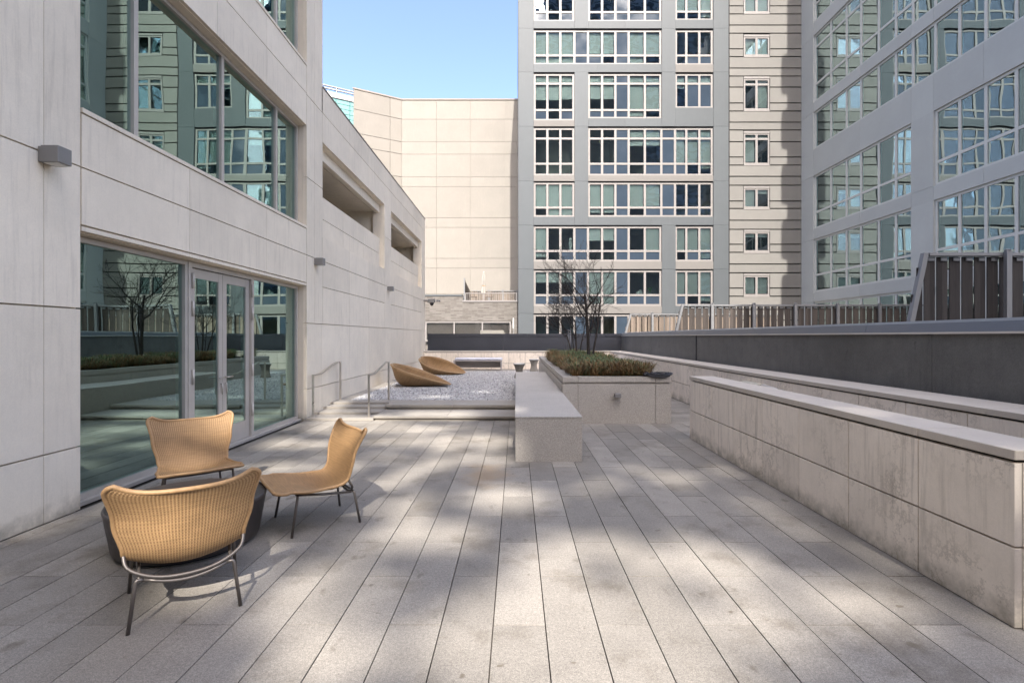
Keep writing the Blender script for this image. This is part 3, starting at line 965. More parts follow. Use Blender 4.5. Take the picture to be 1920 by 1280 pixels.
sheet(2.37, 2.88, 9.43, 9.66, .895, 3, 'plastic_sheet')
sheet(2.36, 2.56, 9.42, 9.56, .915, 5, 'plastic_sheet')

# =================================================================== HANDRAILS
def handrail(x, label):
    t = thing('handrail', (x, 10.6, 0.05), label, 'handrail', 'steel handrails on the steps')
    for (y, z0, z1) in ((9.90, 0.05, 0.855), (11.44, 0.186, 1.035)):
        box('post', x - .020, x + .020, y - .012, y + .012, z0, z1 - .0125, M['steel'], t, .003)
        MB().lathe([(.062, z0), (.062, z0 + .006), (.03, z0 + .012)], x, y, 16).build('base_plate', M['steel'], t)
    pts = [(9.888, .855), (10.28, .855), (11.18, 1.035), (11.452, 1.035)]
    h = .0125
    poly = [(y, z + h) for y, z in pts] + [(y, z - h) for y, z in reversed(pts)]
    MB().prism(poly, 0, x - .022, x + .022).build('rail', M['steel'], t)
handrail(-3.93, 'brushed steel handrail against the left stone wall, casting a shadow on it')
handrail(-2.85, 'free-standing brushed steel handrail in the middle of the steps')

# =================================================================== LOUNGERS (shell seats)
def lounger(loc, rot, label, roll=0.0):
    t = thing('shell_lounger', loc, label, 'lounger', 'woven shell loungers on the gravel')
    nu, nv = 40, 25
    ks = [(0, -.82, .62), (.10, -.755, .45), (.2, -.715, .27), (.3, -.63, .10), (.4, -.47, .015), (.52, -.18, 0.0), (.68, .18, .022), (.84, .56, .045), (1, .86, .050)]
    def keel(s):
        for (a, b) in zip(ks[:-1], ks[1:]):
            if a[0] <= s <= b[0]:
                f = (s - a[0]) / (b[0] - a[0])
                return a[1] + (b[1]-a[1])*f, a[2] + (b[2]-a[2])*f
        return ks[-1][1:]
    P_ = []
    for i in range(nu):
        s = i / (nu - 1)
        xk, zk = keel(s)
        xk2, zk2 = keel(max(0, s - .03)); xk3, zk3 = keel(min(1, s + .03))
        xk, zk = (xk + xk2 + xk3) / 3, (zk + zk2 + zk3) / 3
        xr = -.84 + 1.71 * s; zr = .055 + .57 * (1 - s) ** 1.02 + .02 * math.sin(math.pi * s)
        w = .47 * (max(0.0, math.sin(math.pi * (0.02 + .970 * s) ** .78))) ** .72
        row = []
        for j in range(nv):
            v = -1 + 2 * j / (nv - 1)
            f = abs(v) ** 2.3
            row.append((xk + (xr - xk) * f, w * math.sin(v * math.pi / 2) * (0.86 + .14 * f), zk + (zr - zk) * f + .016))
        P_.append(row)
    mb = MB().grid(P_, nu, nv)
    o = mb.build('shell', M['shell'], t, loc=loc, smooth=True)
    md = o.modifiers.new('s', 'SOLIDIFY'); md.thickness = .03; md.offset = 0
    rim = [P_[i][0] for i in range(nu)] + [P_[nu-1][j] for j in range(1, nv-1)] + [P_[i][nv-1] for i in reversed(range(nu))]
    MB().tube(rim, .015, 8, closed=True).build('rim', M['shellrim'], o, loc=loc, smooth=True)
    t.rotation_euler = (roll, 0, rot)
lounger((-2.72, 14.6, 0.178), R(-6), 'tan woven shell lounger nearer the steps', R(3))
lounger((-2.74, 19.2, 0.195), R(-12), 'tan woven shell lounger farther back, near the cushioned bench', R(20))

# back bench with cushion
bb = thing('cushioned_bench', (-1.6, 21.5, 0.183), 'low bench with a long pale grey cushion against the back wall', 'bench')
for x in (-2.58, -0.63):
    box('leg', x - .03, x + .03, 21.28, 21.75, 0.183, 0.57, M['benchwood'], bb)
box('seat_board', -2.62, -0.59, 21.27, 21.76, 0.571, 0.61, M['benchwood'], bb)
box('back_rail', -2.549, -0.661, 21.60, 21.64, 0.30, 0.57, M['benchwood'], bb)
box('cushion', -2.56, -0.58, 21.26, 21.77, 0.612, 0.715, M['cushion'], bb, .03)

# stools
def stool(x, y, label):
    t = thing('hourglass_stool', (x, y, 0.183), label, 'stool', 'waisted stools')
    MB().lathe([(.165, .19), (.15, .26), (.125, .36), (.115, .42), (.125, .50), (.16, .60), (.19, .65)], x, y, 56, flute=.035).build('base', M['stool'], t)
    MB().lathe([(.19, .651), (.198, .66), (.198, .68), (.185, .688)], x, y, 40).build('top', M['stooltop'], t, smooth=False)
stool(0.10, 17.5, 'waisted woven stool just beyond the far end of the granite bench')
stool(0.72, 20.9, 'waisted woven stool at the back beside the planter corner')

# =================================================================== WICKER CHAIRS + TABLE
def catmull(pts, n):
    out = []
    P_ = [pts[0]] + list(pts) + [pts[-1]]
    segs = len(pts) - 1
    for i in range(n):
        t = i / (n - 1) * segs
        k = min(int(t), segs - 1); f = t - k
        a, b, c, d = (Vector(P_[k]), Vector(P_[k+1]), Vector(P_[k+2]), Vector(P_[k+3]))
        out.append(0.5 * ((2*b) + (c-a)*f + (2*a-5*b+4*c-d)*f*f + (3*b-a-3*c+d)*f**3))
    return out
def rounded(pts, r=0.05, n=5):
    pts = [Vector(p) for p in pts]; out = [pts[0]]
    for a, b, c in zip(pts[:-2], pts[1:-1], pts[2:]):
        u = (a - b); v = (c - b)
        rr = min(r, u.length*.45, v.length*.45)
        p, q = b + u.normalized()*rr, b + v.normalized()*rr
        for k in range(n + 1):
            f = k / n
            out.append(p.lerp(b, f).lerp(b.lerp(q, f), f))
    out.append(pts[-1]); return out
def wicker_chair(loc, rot, label):
    t = thing('wicker_chair', loc, label, 'chair', 'wicker lounge chairs around the dark table')
    prof = [(0, .41, .374), (0, .27, .356), (0, .12, .330), (0, -.03, .306), (0, -.13, .314), (0, -.205, .378), (0, -.252, .488), (0, -.288, .61), (0, -.322, .70), (0, -.352, .755)]
    nu, nv = 44, 33
    C = catmull(prof, nu)
    P_ = []
    tot = [0]
    for a, b in zip(C[:-1], C[1:]): tot.append(tot[-1] + (b - a).length)
    Ltot = tot[-1]
    ws = [(0, .335), (.2, .335), (.42, .30), (.52, .285), (.62, .295), (.8, .335), (1, .372)]
    for i in range(nu):
        s = tot[i] / Ltot
        for a, b in zip(ws[:-1], ws[1:]):
            if a[0] <= s <= b[0] + 1e-9:
                f = (s - a[0]) / (b[0] - a[0]); f = f*f*(3-2*f); w = a[1] + (b[1]-a[1])*f; break
        d = min(tot[i], Ltot - tot[i]); rc = .045
        wr = w - (rc - math.sqrt(max(0, rc*rc - (rc - d)**2)) if d < rc else 0)
        back = max(0, min(1, (s - .34) / .56)); back = back*back*(3-2*back)
        row = []
        for j in range(nv):
            v = -1 + 2 * j / (nv - 1)
            x = v * wr
            y = C[i].y + back * (.075 * v*v) + (1-back) * 0 - back * .03 * abs(v) ** 6 * max(0, (s-.8)/.2)
            sag = math.exp(-((s - .47) / .15) ** 2)
            z = C[i].z - .028 * sag + (.062 * sag + (1 - back) * .014) * v * v + .055 * (v ** 4) * max(0, (s - .6) / .4) + (-.012 * v**4 if s < .1 else 0)
            row.append((x, y, z))
        P_.append(row)
    o = MB().grid(P_, nu, nv).build('seat_shell', M['wicker'], t, loc=loc, smooth=True)
    md = o.modifiers.new('s', 'SOLIDIFY'); md.thickness = .014; md.offset = 0
    rim = [P_[i][0] for i in range(nu)] + [P_[nu-1][j] for j in range(1, nv-1)] + [P_[i][nv-1] for i in reversed(range(nu))] + [P_[0][j] for j in reversed(range(1, nv-1))]
    MB().tube(rim, .0135, 8, closed=True).build('rim', M['rim'], o, loc=loc, smooth=True)
    # tubular frame
    rt = .0105
    rear = rounded([(-.20, -.235, .262), (-.10, -.25, .232), (0, -.255, .222), (.10, -.25, .232), (.20, -.235, .262)], .08)
    MB().tube(rear, rt, 8).build('rear_bar', M['tube'], t, loc=loc, smooth=True)
    sup = catmull([(-.295, -.165, .395), (-.27, -.21, .325), (-.15, -.245, .268), (0, -.255, .252), (.15, -.245, .268), (.27, -.21, .325), (.295, -.165, .395)], 28)
    MB().tube(sup, rt, 8).build('support_bar', M['tube'], t, loc=loc, smooth=True)
    fr = rounded([(-.25, .225, .318), (0, .225, .314), (.25, .225, .318)], .08)
    MB().tube(fr, rt, 8).build('front_bar', M['tube'], t, loc=loc, smooth=True)
    for s in (-1, 1):
        MB().tube([(s*.24, .225, .318), (s*.235, .0, .285), (s*.22, -.22, .262)], rt, 8).build('side_bar', M['tube'], t, loc=loc, smooth=True)
        leg = rounded([(s*.20, -.235, .262), (s*.235, -.24, .268), (s*.268, -.28, .0)], .045)
        MB().tube(leg, rt, 8).build('leg', M['tube'], t, loc=loc, smooth=True)
        leg = rounded([(s*.25, .225, .318), (s*.272, .23, .318), (s*.292, .28, .0)], .04)
        MB().tube(leg, rt, 8).build('leg', M['tube'], t, loc=loc, smooth=True)
    t.rotation_euler = (0, 0, rot)
def face(dx, dy): return math.atan2(dy, dx) - math.pi / 2
wicker_chair((-2.02, 3.13, 0), face(-.56, .83), 'wicker lounge chair in front, its back to the camera')
wicker_chair((-1.735, 4.47, 0), face(-.80, -.60), 'wicker lounge chair right of the table, seen from the side')
wicker_chair((-3.11, 4.976, 0), face(.64, -.77), 'wicker lounge chair behind the table, facing the camera')
tb = thing('drum_table', (-2.55, 4.0, 0), 'low round dark brown drum table between the wicker chairs', 'table')
MB().lathe([(.44, .0), (.44, .018)], -2.55, 4.0, 56).build('plinth', M['dark'], tb)
MB().lathe([(.465, .0182), (.485, .03), (.492, .05), (.535, .31), (.541, .333), (.541, .338)], -2.55, 4.0, 72).build('drum', M['table'], tb, smooth=True)
MB().lathe([(.541, .3382), (.538, .348), (.528, .352)], -2.55, 4.0, 72).build('table_top', M['table'], tb, smooth=False)

# =================================================================== GREY TOWER (facing the camera)
YT = 34.5
S = YT / 960.0
tx = lambda x: (x - 968) * S
tz = lambda y: 1.6 + (631 - y) * S
T = thing('grey_apartment_tower', (7, 38, -6), 'grey panelled apartment tower with cream window grids facing the terrace', 'building')
TP = Plane('front', YT)
XL, A0, A1, B0, B1, C0, C1, XR = 971.6, 1000.7, 1077.3, 1103.0, 1241.0, 1266.8, 1337.7, 1366.0
m1 = [1026.5, 1051.0]
mp = [1090.5]
m2 = [1129.5, 1154.5, 1179.5, 1210.0]
mq = [1254.0]
m3 = [1288.0, 1312.5]
rows = [
 # top, next top, [(x0,x1,bottom,mullions,transoms,blinds)]
 (-28, 53.4, [(A0, A1, 39.4, m1, [21], [0,0,0]), (B0, B1, 39.4, m2, [21], [0,.2,0,0,0]), (C0, C1, 37, m3, [20], [.78,.78,.9])]),
 (53.4, 135.4, [(A0, B1, 120.4, m1 + [A1, B0] + m2, [102.5], [1,1,1,0,.66,.66,0,1,.72]), (C0, C1, 121, m3, [102.5], [0,0,0])]),
 (135.4, 237, [(A0, A1, 225.6, m1, [155.5, 205], [.54,.54,.52]), (B0, B1, 221.7, m2, [155.5, 205], [.54,.54,0,.96,.78]), (C0, C1, 202, m3, [155.5], [.38,.38,.38])]),
 (237, 339.6, [(A0, A1, 328.7, m1, [258.6, 306], [0,0,0]), (B0, C1, 328.7, m2 + [B1, C0] + m3, [258.6, 306], [0,0,0,.34,.34,0,.74,.74,.86])]),
 (339.6, 422, [(A0, A1, 406.4, m1, [388.3], [.73,.98,.98]), (B0, C1, 406.4, m2 + [B1, C0] + m3, [388.3], [.9,.9,0,.72,.68,0,0,0,0])]),
 (422, 504.5, [(A0, B1, 490, m1 + [A1, B0] + m2, [470], [.9,0,0,0,.38,.38,0,0,.73]), (C0, C1, 490, m3, [470], [.72,.72,.95])]),
 (504.5, 587.5, [(A0, B1, 573.4, m1 + [A1, B0] + m2, [553], [.32,.32,.32,0,1,1,0,0,0]), (C0, C1, 573.4, m3, [553], [.72,.72,.9])]),
 (587.5, 672, [(A0, B1, 660, m1 + [A1, B0] + m2, [], [0]*9), (C0, C1, 660, m3, [], [0]*3)]),
]
beige_span = {(1, 1), (2, 0), (3, 1), (3, 0), (5, 0), (5, 1), (6, 0)}
g_ = 0.012
for ri, (yt, yb, grp) in enumerate(rows):
    z1, z0 = tz(yt), tz(yb)
    cols = [XL] + [c for w_ in grp for c in (w_[0], w_[1])] + [XR]
    for i in range(0, len(cols), 2):
        a, b = cols[i], cols[i+1]
        if b - a < 1: continue
        TP.box('panel', tx(a) + g_/2, tx(b) - g_/2, -0.28, 0, z0 + g_/2, z1 - g_/2, M['grey'], T)
    for gi, (a, b, bot, mu, tr, bl) in enumerate(grp):
        mm = M['spanbeige'] if (ri, gi) in beige_span else M['grey']
        if mm is M['grey'] and b - a > 90:
            mid = (a + b) / 2
            TP.box('spandrel', tx(a) + .003, tx(mid) - .004, -0.28, -0.012, z0 + g_/2, tz(bot), mm, T)
            TP.box('spandrel', tx(mid) + .004, tx(b) - .003, -0.28, -0.012, z0 + g_/2, tz(bot), mm, T)
        else:
            TP.box('spandrel', tx(a) + .003, tx(b) - .003, -0.28, -0.012, z0 + g_/2, tz(bot), mm, T)
        TP.box('window_head', tx(a) + .003, tx(b) - .003, -0.27, -0.13, tz(yt + 1.6), z1 - .001, M['dark'], T)
        nc = len(mu) + 1; nr = len(tr) + 1
        vents = set()
        if nc >= 5:
            for i_, xm in enumerate([a] + mu):
                if abs(xm - 1154.5) < 2 or abs(xm - A1) < 2 or abs(xm - B1) < 2: vents.add(i_)
        def opq(i, j, vents=vents, nr=nr, bl=bl, ri=ri):
            if i in vents: return True
            if ri == 7: return False
            return nr > 1 and j == 0 and not (bl[i] > .8) and rnd.random() < 0.45
        window(TP, tx(a) + .004, tx(b) - .004, tz(bot) + .002, tz(yt + 1.7), [tx(x) for x in mu], [tz(y_) for y_ in sorted(tr, reverse=True)], T,
               n=-0.17, fw=0.13, fd=0.05, mw=0.15, blinds=bl, opaque=opq)
tb_ = MB()
tb_.box(tx(XL), tx(XR), 38.5, 50, -6, 27.5)
tb_.box(tx(XL), tx(XL) + .25, 34.79, 38.5, -6, 27.5)
tb_.box(tx(XL), tx(XR), 34.5, 38.5, tz(-28.2), 27.5)
tb_.build('body', M['grey'], T)
rm = MB()
rm.box(tx(XL) + .26, tx(XR), 37.3, 37.4, -3, tz(-27))
for (yt, yb, grp) in rows:
    rm.box(tx(XL) + .26, tx(XR), 34.85, 38.49, tz(yb) - .12, tz(yb) + .18)
for k in (A1, B0 + 55, B1 + 12, XR - 6):
    rm.box(tx(k) - .06, tx(k) + .06, 34.95, 38.48, -3, tz(-27))
rm.build('floor_slabs', M['room'], T)
TP.box('corner_strip', tx(1366.2), tx(1368), -0.3, -0.06, -6, 30, M['dark'], T)

# a few things seen behind the tower's windows
wl = thing('white_column_lamp', (tx(1071), 34.95, tz(489)), 'white wavy column sculpture behind a fifth-floor tower window', 'sculpture')
MB().lathe([(.09, tz(488)), (.14, tz(482)), (.08, tz(475)), (.14, tz(468)), (.08, tz(461)), (.14, tz(454)), (.07, tz(448)), (.12, tz(446)), (.02, tz(444))], tx(1071), 35.0, 16).build('column', M['blind'], wl, smooth=True)
for (px_, lab) in ((1222, 'spiky green house plant in a first-floor tower window'),):
    hp = thing('house_plant', (tx(px_), 34.95, tz(550)), lab, 'plant')
    MB().lathe([(.09, tz(553)), (.12, tz(548))], tx(px_), 34.95, 12).build('pot', M['blind'], hp)
    lf = MB()
    for k in range(12):
        an = k * 2.4; d = .12 + .03 * (k % 4)
        lf.tube([(tx(px_), 34.95, tz(548)), (tx(px_) + d*.5*math.cos(an), 34.95 + d*.3*math.sin(an), tz(548) + .25), (tx(px_) + d*1.3*math.cos(an), 34.95 + d*.5*math.sin(an), tz(548) + .36 + .05*(k % 3))], [.015, .02, .003], 4)
    lf.build('leaves', M['leaf'], hp)
dc = thing('draped_chair', (tx(1203), 35.2, tz(571)), 'chair draped with a white cloth behind a first-floor tower window', 'chair')
MB().prism([(tx(1193), tz(553)), (tx(1199), tz(545)), (tx(1206), tz(541)), (tx(1209), tz(553)), (tx(1208), tz(566)), (tx(1203), tz(572)), (tx(1200), tz(562))], 1, 35.05, 35.2).build('cloth', M['blind'], dc)
MB().tube([(tx(1203), 35.15, tz(573)), (tx(1203), 35.15, tz(560))], .03, 6).build('leg', M['dark'], dc)

# =================================================================== BANDED BUILDING
BB = thing('banded_building', (16.7, 40, -6), 'pale building face with dark horizontal grooves and small paired windows', 'building')
gy = [-20, -3, 11.5, 26.6, 47.4, 62.8, 92, 106.6, 128, 143, 163.7, 193.4, 208.5, 229.3, 244, 266, 294.6, 309.7, 330.8, 347.4, 377, 391, 413, 430, 458, 473, 495, 511.5, 540, 555.3, 580, 600, 640]
wins = [(-8, 24, 0), (69.5, 105, 0), (148, 206, 158.5), (250, 308, 260.5), (353, 390, 0), (435, 472, 0), (517, 554, 0)]
WX0, WX1 = 1394.5, 1443.0
bx0, bx1 = 1368.0, 1503.2
gg = 0.075
for a, b in zip(gy[:-1], gy[1:]):
    hit = [w_ for w_ in wins if w_[0] < b - 1 and w_[1] > a + 1]
    zt, zb = tz(a) - gg/2, tz(b) + gg/2
    if not hit:
        TP.box('panel', tx(bx0), tx(bx1), -0.12, 0, zb, zt, M['stripe'], BB)
    else:
        TP.box('panel', tx(bx0), tx(WX0) - .03, -0.12, 0, zb, zt, M['stripe'], BB)
        TP.box('panel', tx(WX1) + .03, tx(bx1), -0.12, 0, zb, zt, M['stripe'], BB)
for (a, b, tr) in wins:
    TP.box('window_surround', tx(WX0), tx(WX1), -0.05, 0.02, tz(a), tz(a - 4), M['frame'], BB)
    TP.box('window_surround', tx(WX0), tx(WX1), -0.05, 0.02, tz(b + 3), tz(b), M['frame'], BB)
    window(TP, tx(WX0) + .01, tx(WX1) - .01, tz(b) + .002, tz(a) - .002, [tx((WX0 + WX1)/2)], [tz(tr)] if tr else [], BB, n=-0.06, fw=0.10, fd=0.05, mw=0.16,
           blinds=[rnd.choice((.2, .95, .95)), rnd.choice((.2, .95, .95))])
bk = MB()
bk.box(tx(bx0), tx(bx1), 34.76, 34.8, -6, tz(-20))
bk.build('groove_backing', M['dark'], BB)
bk = MB()
bk.box(tx(bx0) + .01, tx(bx1) + 8, 36.5, 50, -6, 27.2); bk.box(tx(bx0), tx(bx1), 34.5, 36.5, tz(-20), 27.2)
bk.build('body', M['stripe'], BB)

# =================================================================== RIGHT TOWER (side facade)
RT = thing('blue_grey_tower', (26, 27, -6), 'blue-grey apartment tower on the right with reflective window bands', 'building')
XRB = 19.2
RP = Plane('west', XRB)
ry = lambda x: XRB * 960 / (x - 968)
bay1 = [ry(x) for x in (1525, 1555, 1584, 1611, 1644, 1676, 1708)]
pierY = (ry(1748), ry(1708))
bay2 = [ry(x) for x in (1750, 1795, 1844, 1901)] + [18.95]
YE = 18.6
rr_ = [('A', 21.85, 25.6, [24.4, 23.0]), ('B', 16.70, 21.0, [17.84, 20.2]), ('C', 13.67, 16.08, []), ('D', 8.53, 11.98, [9.6]), ('E', 4.46, 7.87, [5.57]), ('F', 0.6, 3.84, [1.8])]
prev_top = None
levels = []
for nm, z0, z1, tr in rr_:
    levels.append((z0, z1))
    def rb(i, j): return rnd.random() < 0.06
    bl = lambda n: [rnd.choice((0, 0, 0, .5, .3, .95)) for _ in range(n)]
    if nm in 'ABC':
        full = sorted(bay1 + bay2)
        window(RP, full[0], full[-1], z0, z1, full[1:-1], tr, RT, n=-0.14, fw=0.12, fd=0.05, mw=0.14, fmat=M['frameR'], gmat=M['glassR'], blinds=bl(len(full) - 1))
    else:
        b1 = sorted(bay1); b2 = sorted(bay2)
        window(RP, b1[0], b1[-1], z0, z1, b1[1:-1], tr, RT, n=-0.14, fw=0.12, fd=0.05, mw=0.14, fmat=M['frameR'], gmat=M['glassR'], blinds=bl(6))
        window(RP, b2[0], b2[-1], z0, z1, b2[1:-1], tr, RT, n=-0.14, fw=0.12, fd=0.05, mw=0.14, fmat=M['frameR'], gmat=M['glassR'], blinds=bl(4))
        RP.box('panel', bay2[0] + .003, bay1[-1] - .003, -0.28, 0, z0 + .004, z1 - .004, M['greyR'], RT)
# bands between rows
zl = [-6.0] + [z for nm, z0, z1, tr in reversed(rr_) for z in (z0, z1)] + [38.0]
jm = sorted([bay1[0], bay1[3], bay1[6], bay2[0], bay2[2], bay2[-1]])
for i in range(0, len(zl), 2):
    for a, b in zip(jm[:-1], jm[1:]):
        RP.box('spandrel', a + .006, b - .006, -0.28, -0.01, zl[i] + .002, zl[i+1] - .002, M['greyR'], RT)
zc = [-6, 3.84, 7.87, 11.98, 16.08, 21.0, 25.6, 30, 38]
for a, b in zip(zc[:-1], zc[1:]):
    RP.box('panel', bay1[0] + .01, 34.48, -0.28, 0, a + .006, b - .006, M['greyR'], RT)
    RP.box('panel', YE, bay2[-1] - .01, -0.28, 0, a + .006, b - .006, M['greyR'], RT)
rbod = MB()
rbod.box(22.5, 34, YE + .3, 36.4, -6, 38)
rbod.box(19.49, 22.5, YE, YE + .3, -6, 38)
rbod.box(22.5, 34, YE, YE + .3, -6, 38)
rbod.box(19.49, 22.5, YE + .3, 34.4, 25.9, 38)
rbod.build('body', M['greyR'], RT)
rsl = MB()
for z in zl[1:-1:2]:
    rsl.box(19.5, 22.49, YE + .31, 34.3, z - .35, z - .05)
for yy in (bay1[3], bay1[-1] - .5, bay2[2], 34.2):
    rsl.box(19.62, 22.48, yy - .05, yy + .05, -5, 25.8)
rsl.build('floor_slabs', M['room'], RT)
z = 3.84
while z < 36:
    mb = MB()
    arc = [(19.19, 17.2), (19.19, 18.55)]
    mb.prism([(18.86, 17.5), (18.95, 17.25), (19.19, 17.2), (21.5, 17.2), (21.5, YE - .002), (19.19, YE - .002), (18.95, 18.5), (18.86, 18.3)], 2, z, z + 1.5)
    mb.build('added_balcony', M['greyR'], RT)  # out-of-view balconies added to give the banded wall's shadow a wavy edge
    z += 3.7

# =================================================================== BEIGE WALL BUILDING + GLASS BUILDING BEHIND
YB = 46.0
SB = YB / 960.0
bxx = lambda x: (x - 968) * SB
bzz = lambda y: 1.6 + (631 - y) * SB
BG = thing('beige_clad_building', (-6, 50, -6), 'tall windowless cream-clad building wall in the sun behind the low brick house', 'building')
bp = Plane('front', YB)
vx = [753.5, 818.5, 882.0, 947.0, 1010.0]
vy = [188, 223.9, 266.4, 289.3, 332, 350, 408.5, 426.4, 484.4, 502.7, 551, 640]
panels(bp, [bxx(x) for x in vx], [bzz(y_) for y_ in reversed(vy)], BG, M['beige'], th=0.08, gu=0.022, gz=0.024)
bp.box('coping', bxx(753), bxx(1012), -0.4, 0.06, bzz(188), bzz(185.5), M['joint'], BG)
# the canted return on the left
ang = math.atan2(43.9 - 46.0, -13.95 - bxx(753.5))
cl = math.hypot(-13.95 - bxx(753.5), 43.9 - 46.0)
ux, uy = (-13.95 - bxx(753.5)) / cl, (43.9 - 46.0) / cl
for a, b in ((0.02, 1.05), (1.09, cl)):
    for yb_, yt_ in zip(vy[1:], vy[:-1]):
        z0, z1 = bzz(yb_) + .02, bzz(yt_) - .02
        x0, y0 = bxx(753.5) + ux*a, YB + uy*a; x1, y1 = bxx(753.5) + ux*b, YB + uy*b
        nx, ny = -uy * -.08, ux * -.08
        MB().prism([(x0, y0), (x1, y1), (x1 + nx*1, y1 + abs(ny)), (x0 + nx, y0 + abs(ny))], 2, z0, z1).build('panel', M['beige'], BG)
x0, y0 = bxx(753.5), YB; x1, y1 = bxx(753.5) + ux*(cl + .05), YB + uy*(cl + .05)
MB().prism([(x0, y0 - .06), (x1, y1 - .06), (x1, y1 + .4), (x0, y0 + .4)], 2, bzz(188), bzz(185.5)).build('coping', M['joint'], BG)
MB().prism([(x0, y0 + .081), (x1 + .06, y1 + .081), (x1 + .06, 60), (14, 60), (14, YB + .081)], 2, -6, bzz(188.2)).build('body', M['beige'], BG)

GB = thing('teal_glass_building', (-30, 62, -6), 'teal louvred glass building with a white railed roof edge peeking over the wing', 'building')
YG = 60.0
SG = YG / 960
gx = lambda x: (x - 968) * SG
gz_ = lambda y: 1.6 + (631 - y) * SG
# facade recedes to the right: two points
gA, gB = (gx(560) , YG - 2.2), (gx(676), YG + 2.0)
def gseg(f0, f1, z0, z1, off, mat, name):
    x0, y0 = gA[0] + (gB[0]-gA[0])*f0, gA[1] + (gB[1]-gA[1])*f0
    x1, y1 = gA[0] + (gB[0]-gA[0])*f1, gA[1] + (gB[1]-gA[1])*f1
    return MB().prism([(x0, y0 - off), (x1, y1 - off), (x1, y1 - off + .3), (x0, y0 - off + .3)], 2, z0, z1).build(name, mat, GB)
ztop = gz_(183)
fs = [0, .2, .4, .59, .78, 1.0]
for a, b in zip(fs[:-1], fs[1:]):
    for k in range(5):
        gseg(a + .004, b - .004, ztop - .55*(k+1) + .06, ztop - .55*k, 0, M['teal'], 'louvre_pane')
    gseg(a + .004, b - .004, ztop - 7, ztop - 2.85, 0, M['slate'], 'pane')
gseg(0, 1, ztop + .03, ztop + .62, .15, M['white'], 'roof_fascia')
for dz in (.95, 1.25):
    gseg(0, 1, ztop + dz, ztop + dz + .07, .1, M['white'], 'rail')
for f in (0.1, .35, .6, .85):
    gseg(f, f + .006, ztop + .62, ztop + 1.3, .1, M['white'], 'rail_post')
MB().prism([(gA[0], gA[1] + .31), (gB[0], gB[1] + .31), (gB[0], 75), (gA[0], 75)], 2, -6, ztop + .02).build('body', M['dark'], GB)

# =================================================================== LOW BRICK HOUSE WITH ROOF TERRACE
YH = 36.0
SH = YH / 960
hx = lambda x: (x - 968) * SH
hz = lambda y: 1.6 + (631 - y) * SH
BH = thing('brick_house', (-4, 40, -6), 'low pale brick building with a window band and small roof terrace', 'building')
hw = MB()
hw.box(hx(770), hx(868), YH, 45.5, hz(602), hz(555))
hw.box(hx(868), hx(974), YH, 45.5, hz(602), hz(566))
hw.box(hx(960), hx(974), YH, 45.5, -6, hz(602) - .001)
hw.box(hx(770), hx(960), YH + .3, 45.5, -6, hz(602) - .001)
hw.build('wall', M['brick'], BH)
hp_ = Plane('front', YH)
hp_.box('coping', hx(770), hx(867), -1.0, 0.05, hz(555) + .001, hz(552.3), M['grey'], BH)
hp_.box('coping', hx(867.2), hx(974), -0.5, 0.05, hz(566) + .001, hz(563), M['frame'], BH)
window(hp_, hx(797), hx(958.5), hz(640), hz(602.2), [hx(851.5), hx(904.5)], [], BH, n=-0.08, fw=.11, fd=.05, fmat=M['frame'], gmat=M['glassH'], blinds=[.99, .99, .99], bmat=M['benchwood'])
rl = thing('terrace_railing', (hx(920), YH, hz(563)), 'white metal railing along the brick house roof terrace', 'railing')
box('top_rail', hx(871), hx(974), 36.05, 36.12, hz(550.3), hz(548.8), M['frame'], rl)
for px_ in [873, 907, 942, 969]:
    box('post', hx(px_) - .03, hx(px_) + .03, 36.06, 36.11, hz(563), hz(550.3), M['frame'], rl)
for k in range(26):
    xx = hx(876 + k * 3.65)
    if min(abs(xx - hx(q)) for q in (873, 907, 942, 969)) > .06:
        box('baluster', xx - .010, xx + .010, 36.075, 36.095, hz(563), hz(550.3), M['frame'], rl)
tf = thing('terrace_fence', (hx(930), 40, hz(563)), 'cedar plank fence at the back of the brick house roof terrace', 'fence')
s40 = 40.0 / 960
for k in range(34):
    xx = (884 - 968) * s40 + k * .125
    box('plank', xx, xx + .10, 40.0 + .03 * (k % 2), 40.025 + .03 * (k % 2), 4.0, 1.6 + (631 - 546.5) * s40, M['cedar'], tf)
box('top_rail', (884 - 968) * s40, (976 - 968) * s40, 39.95, 40.1, 1.6 + (631 - 546.5) * s40 + .001, 1.6 + (631 - 545) * s40, M['fencemetal'], tf)
for px_ in (917, 943, 969):
    box('post', (px_ - 968) * s40 - .07, (px_ - 968) * s40 + .07, 39.86, 39.949, 4.0, 1.6 + (631 - 543.5) * s40, M['fencemetal'], tf)
sf = thing('side_privacy_fence', (hx(871), 38, hz(563)), 'side plank screen stepping down along the roof terrace', 'fence')
box('post', hx(869.3), hx(871.8), 36.0, 36.15, hz(562.9), hz(521), M['fencemetal'], sf)
for k in range(14):
    f = k / 13
    yy = 36.2 + f * 3.6
    box('plank', hx(870) - .02 + .03 * (k % 2), hx(870) + .01 + .03 * (k % 2), yy, yy + .23, 4.0, hz(524) - f * .35, M['cedarmid'], sf)
um = thing('closed_umbrella', (hx(907), 38, hz(563)), 'closed cream patio umbrella on the roof terrace', 'umbrella')
s38 = 38.0 / 960; ux_ = (907 - 968) * s38; uz = lambda y_: 1.6 + (631 - y_) * s38
MB().tube([(ux_, 38, 4.1), (ux_, 38, uz(509))], .03, 8).build('pole', M['alu'], um)
MB().lathe([(.20, uz(551)), (.17, uz(545)), (.13, uz(536)), (.15, uz(528)), (.13, uz(520)), (.06, uz(513)), (.02, uz(510))], ux_, 38, 20, flute=.12).build('canopy', M['umbrella'], um)
MB().lathe([(.14, uz(536.5)), (.15, uz(535.5))], ux_, 38, 20).build('tie', M['rim'], um)
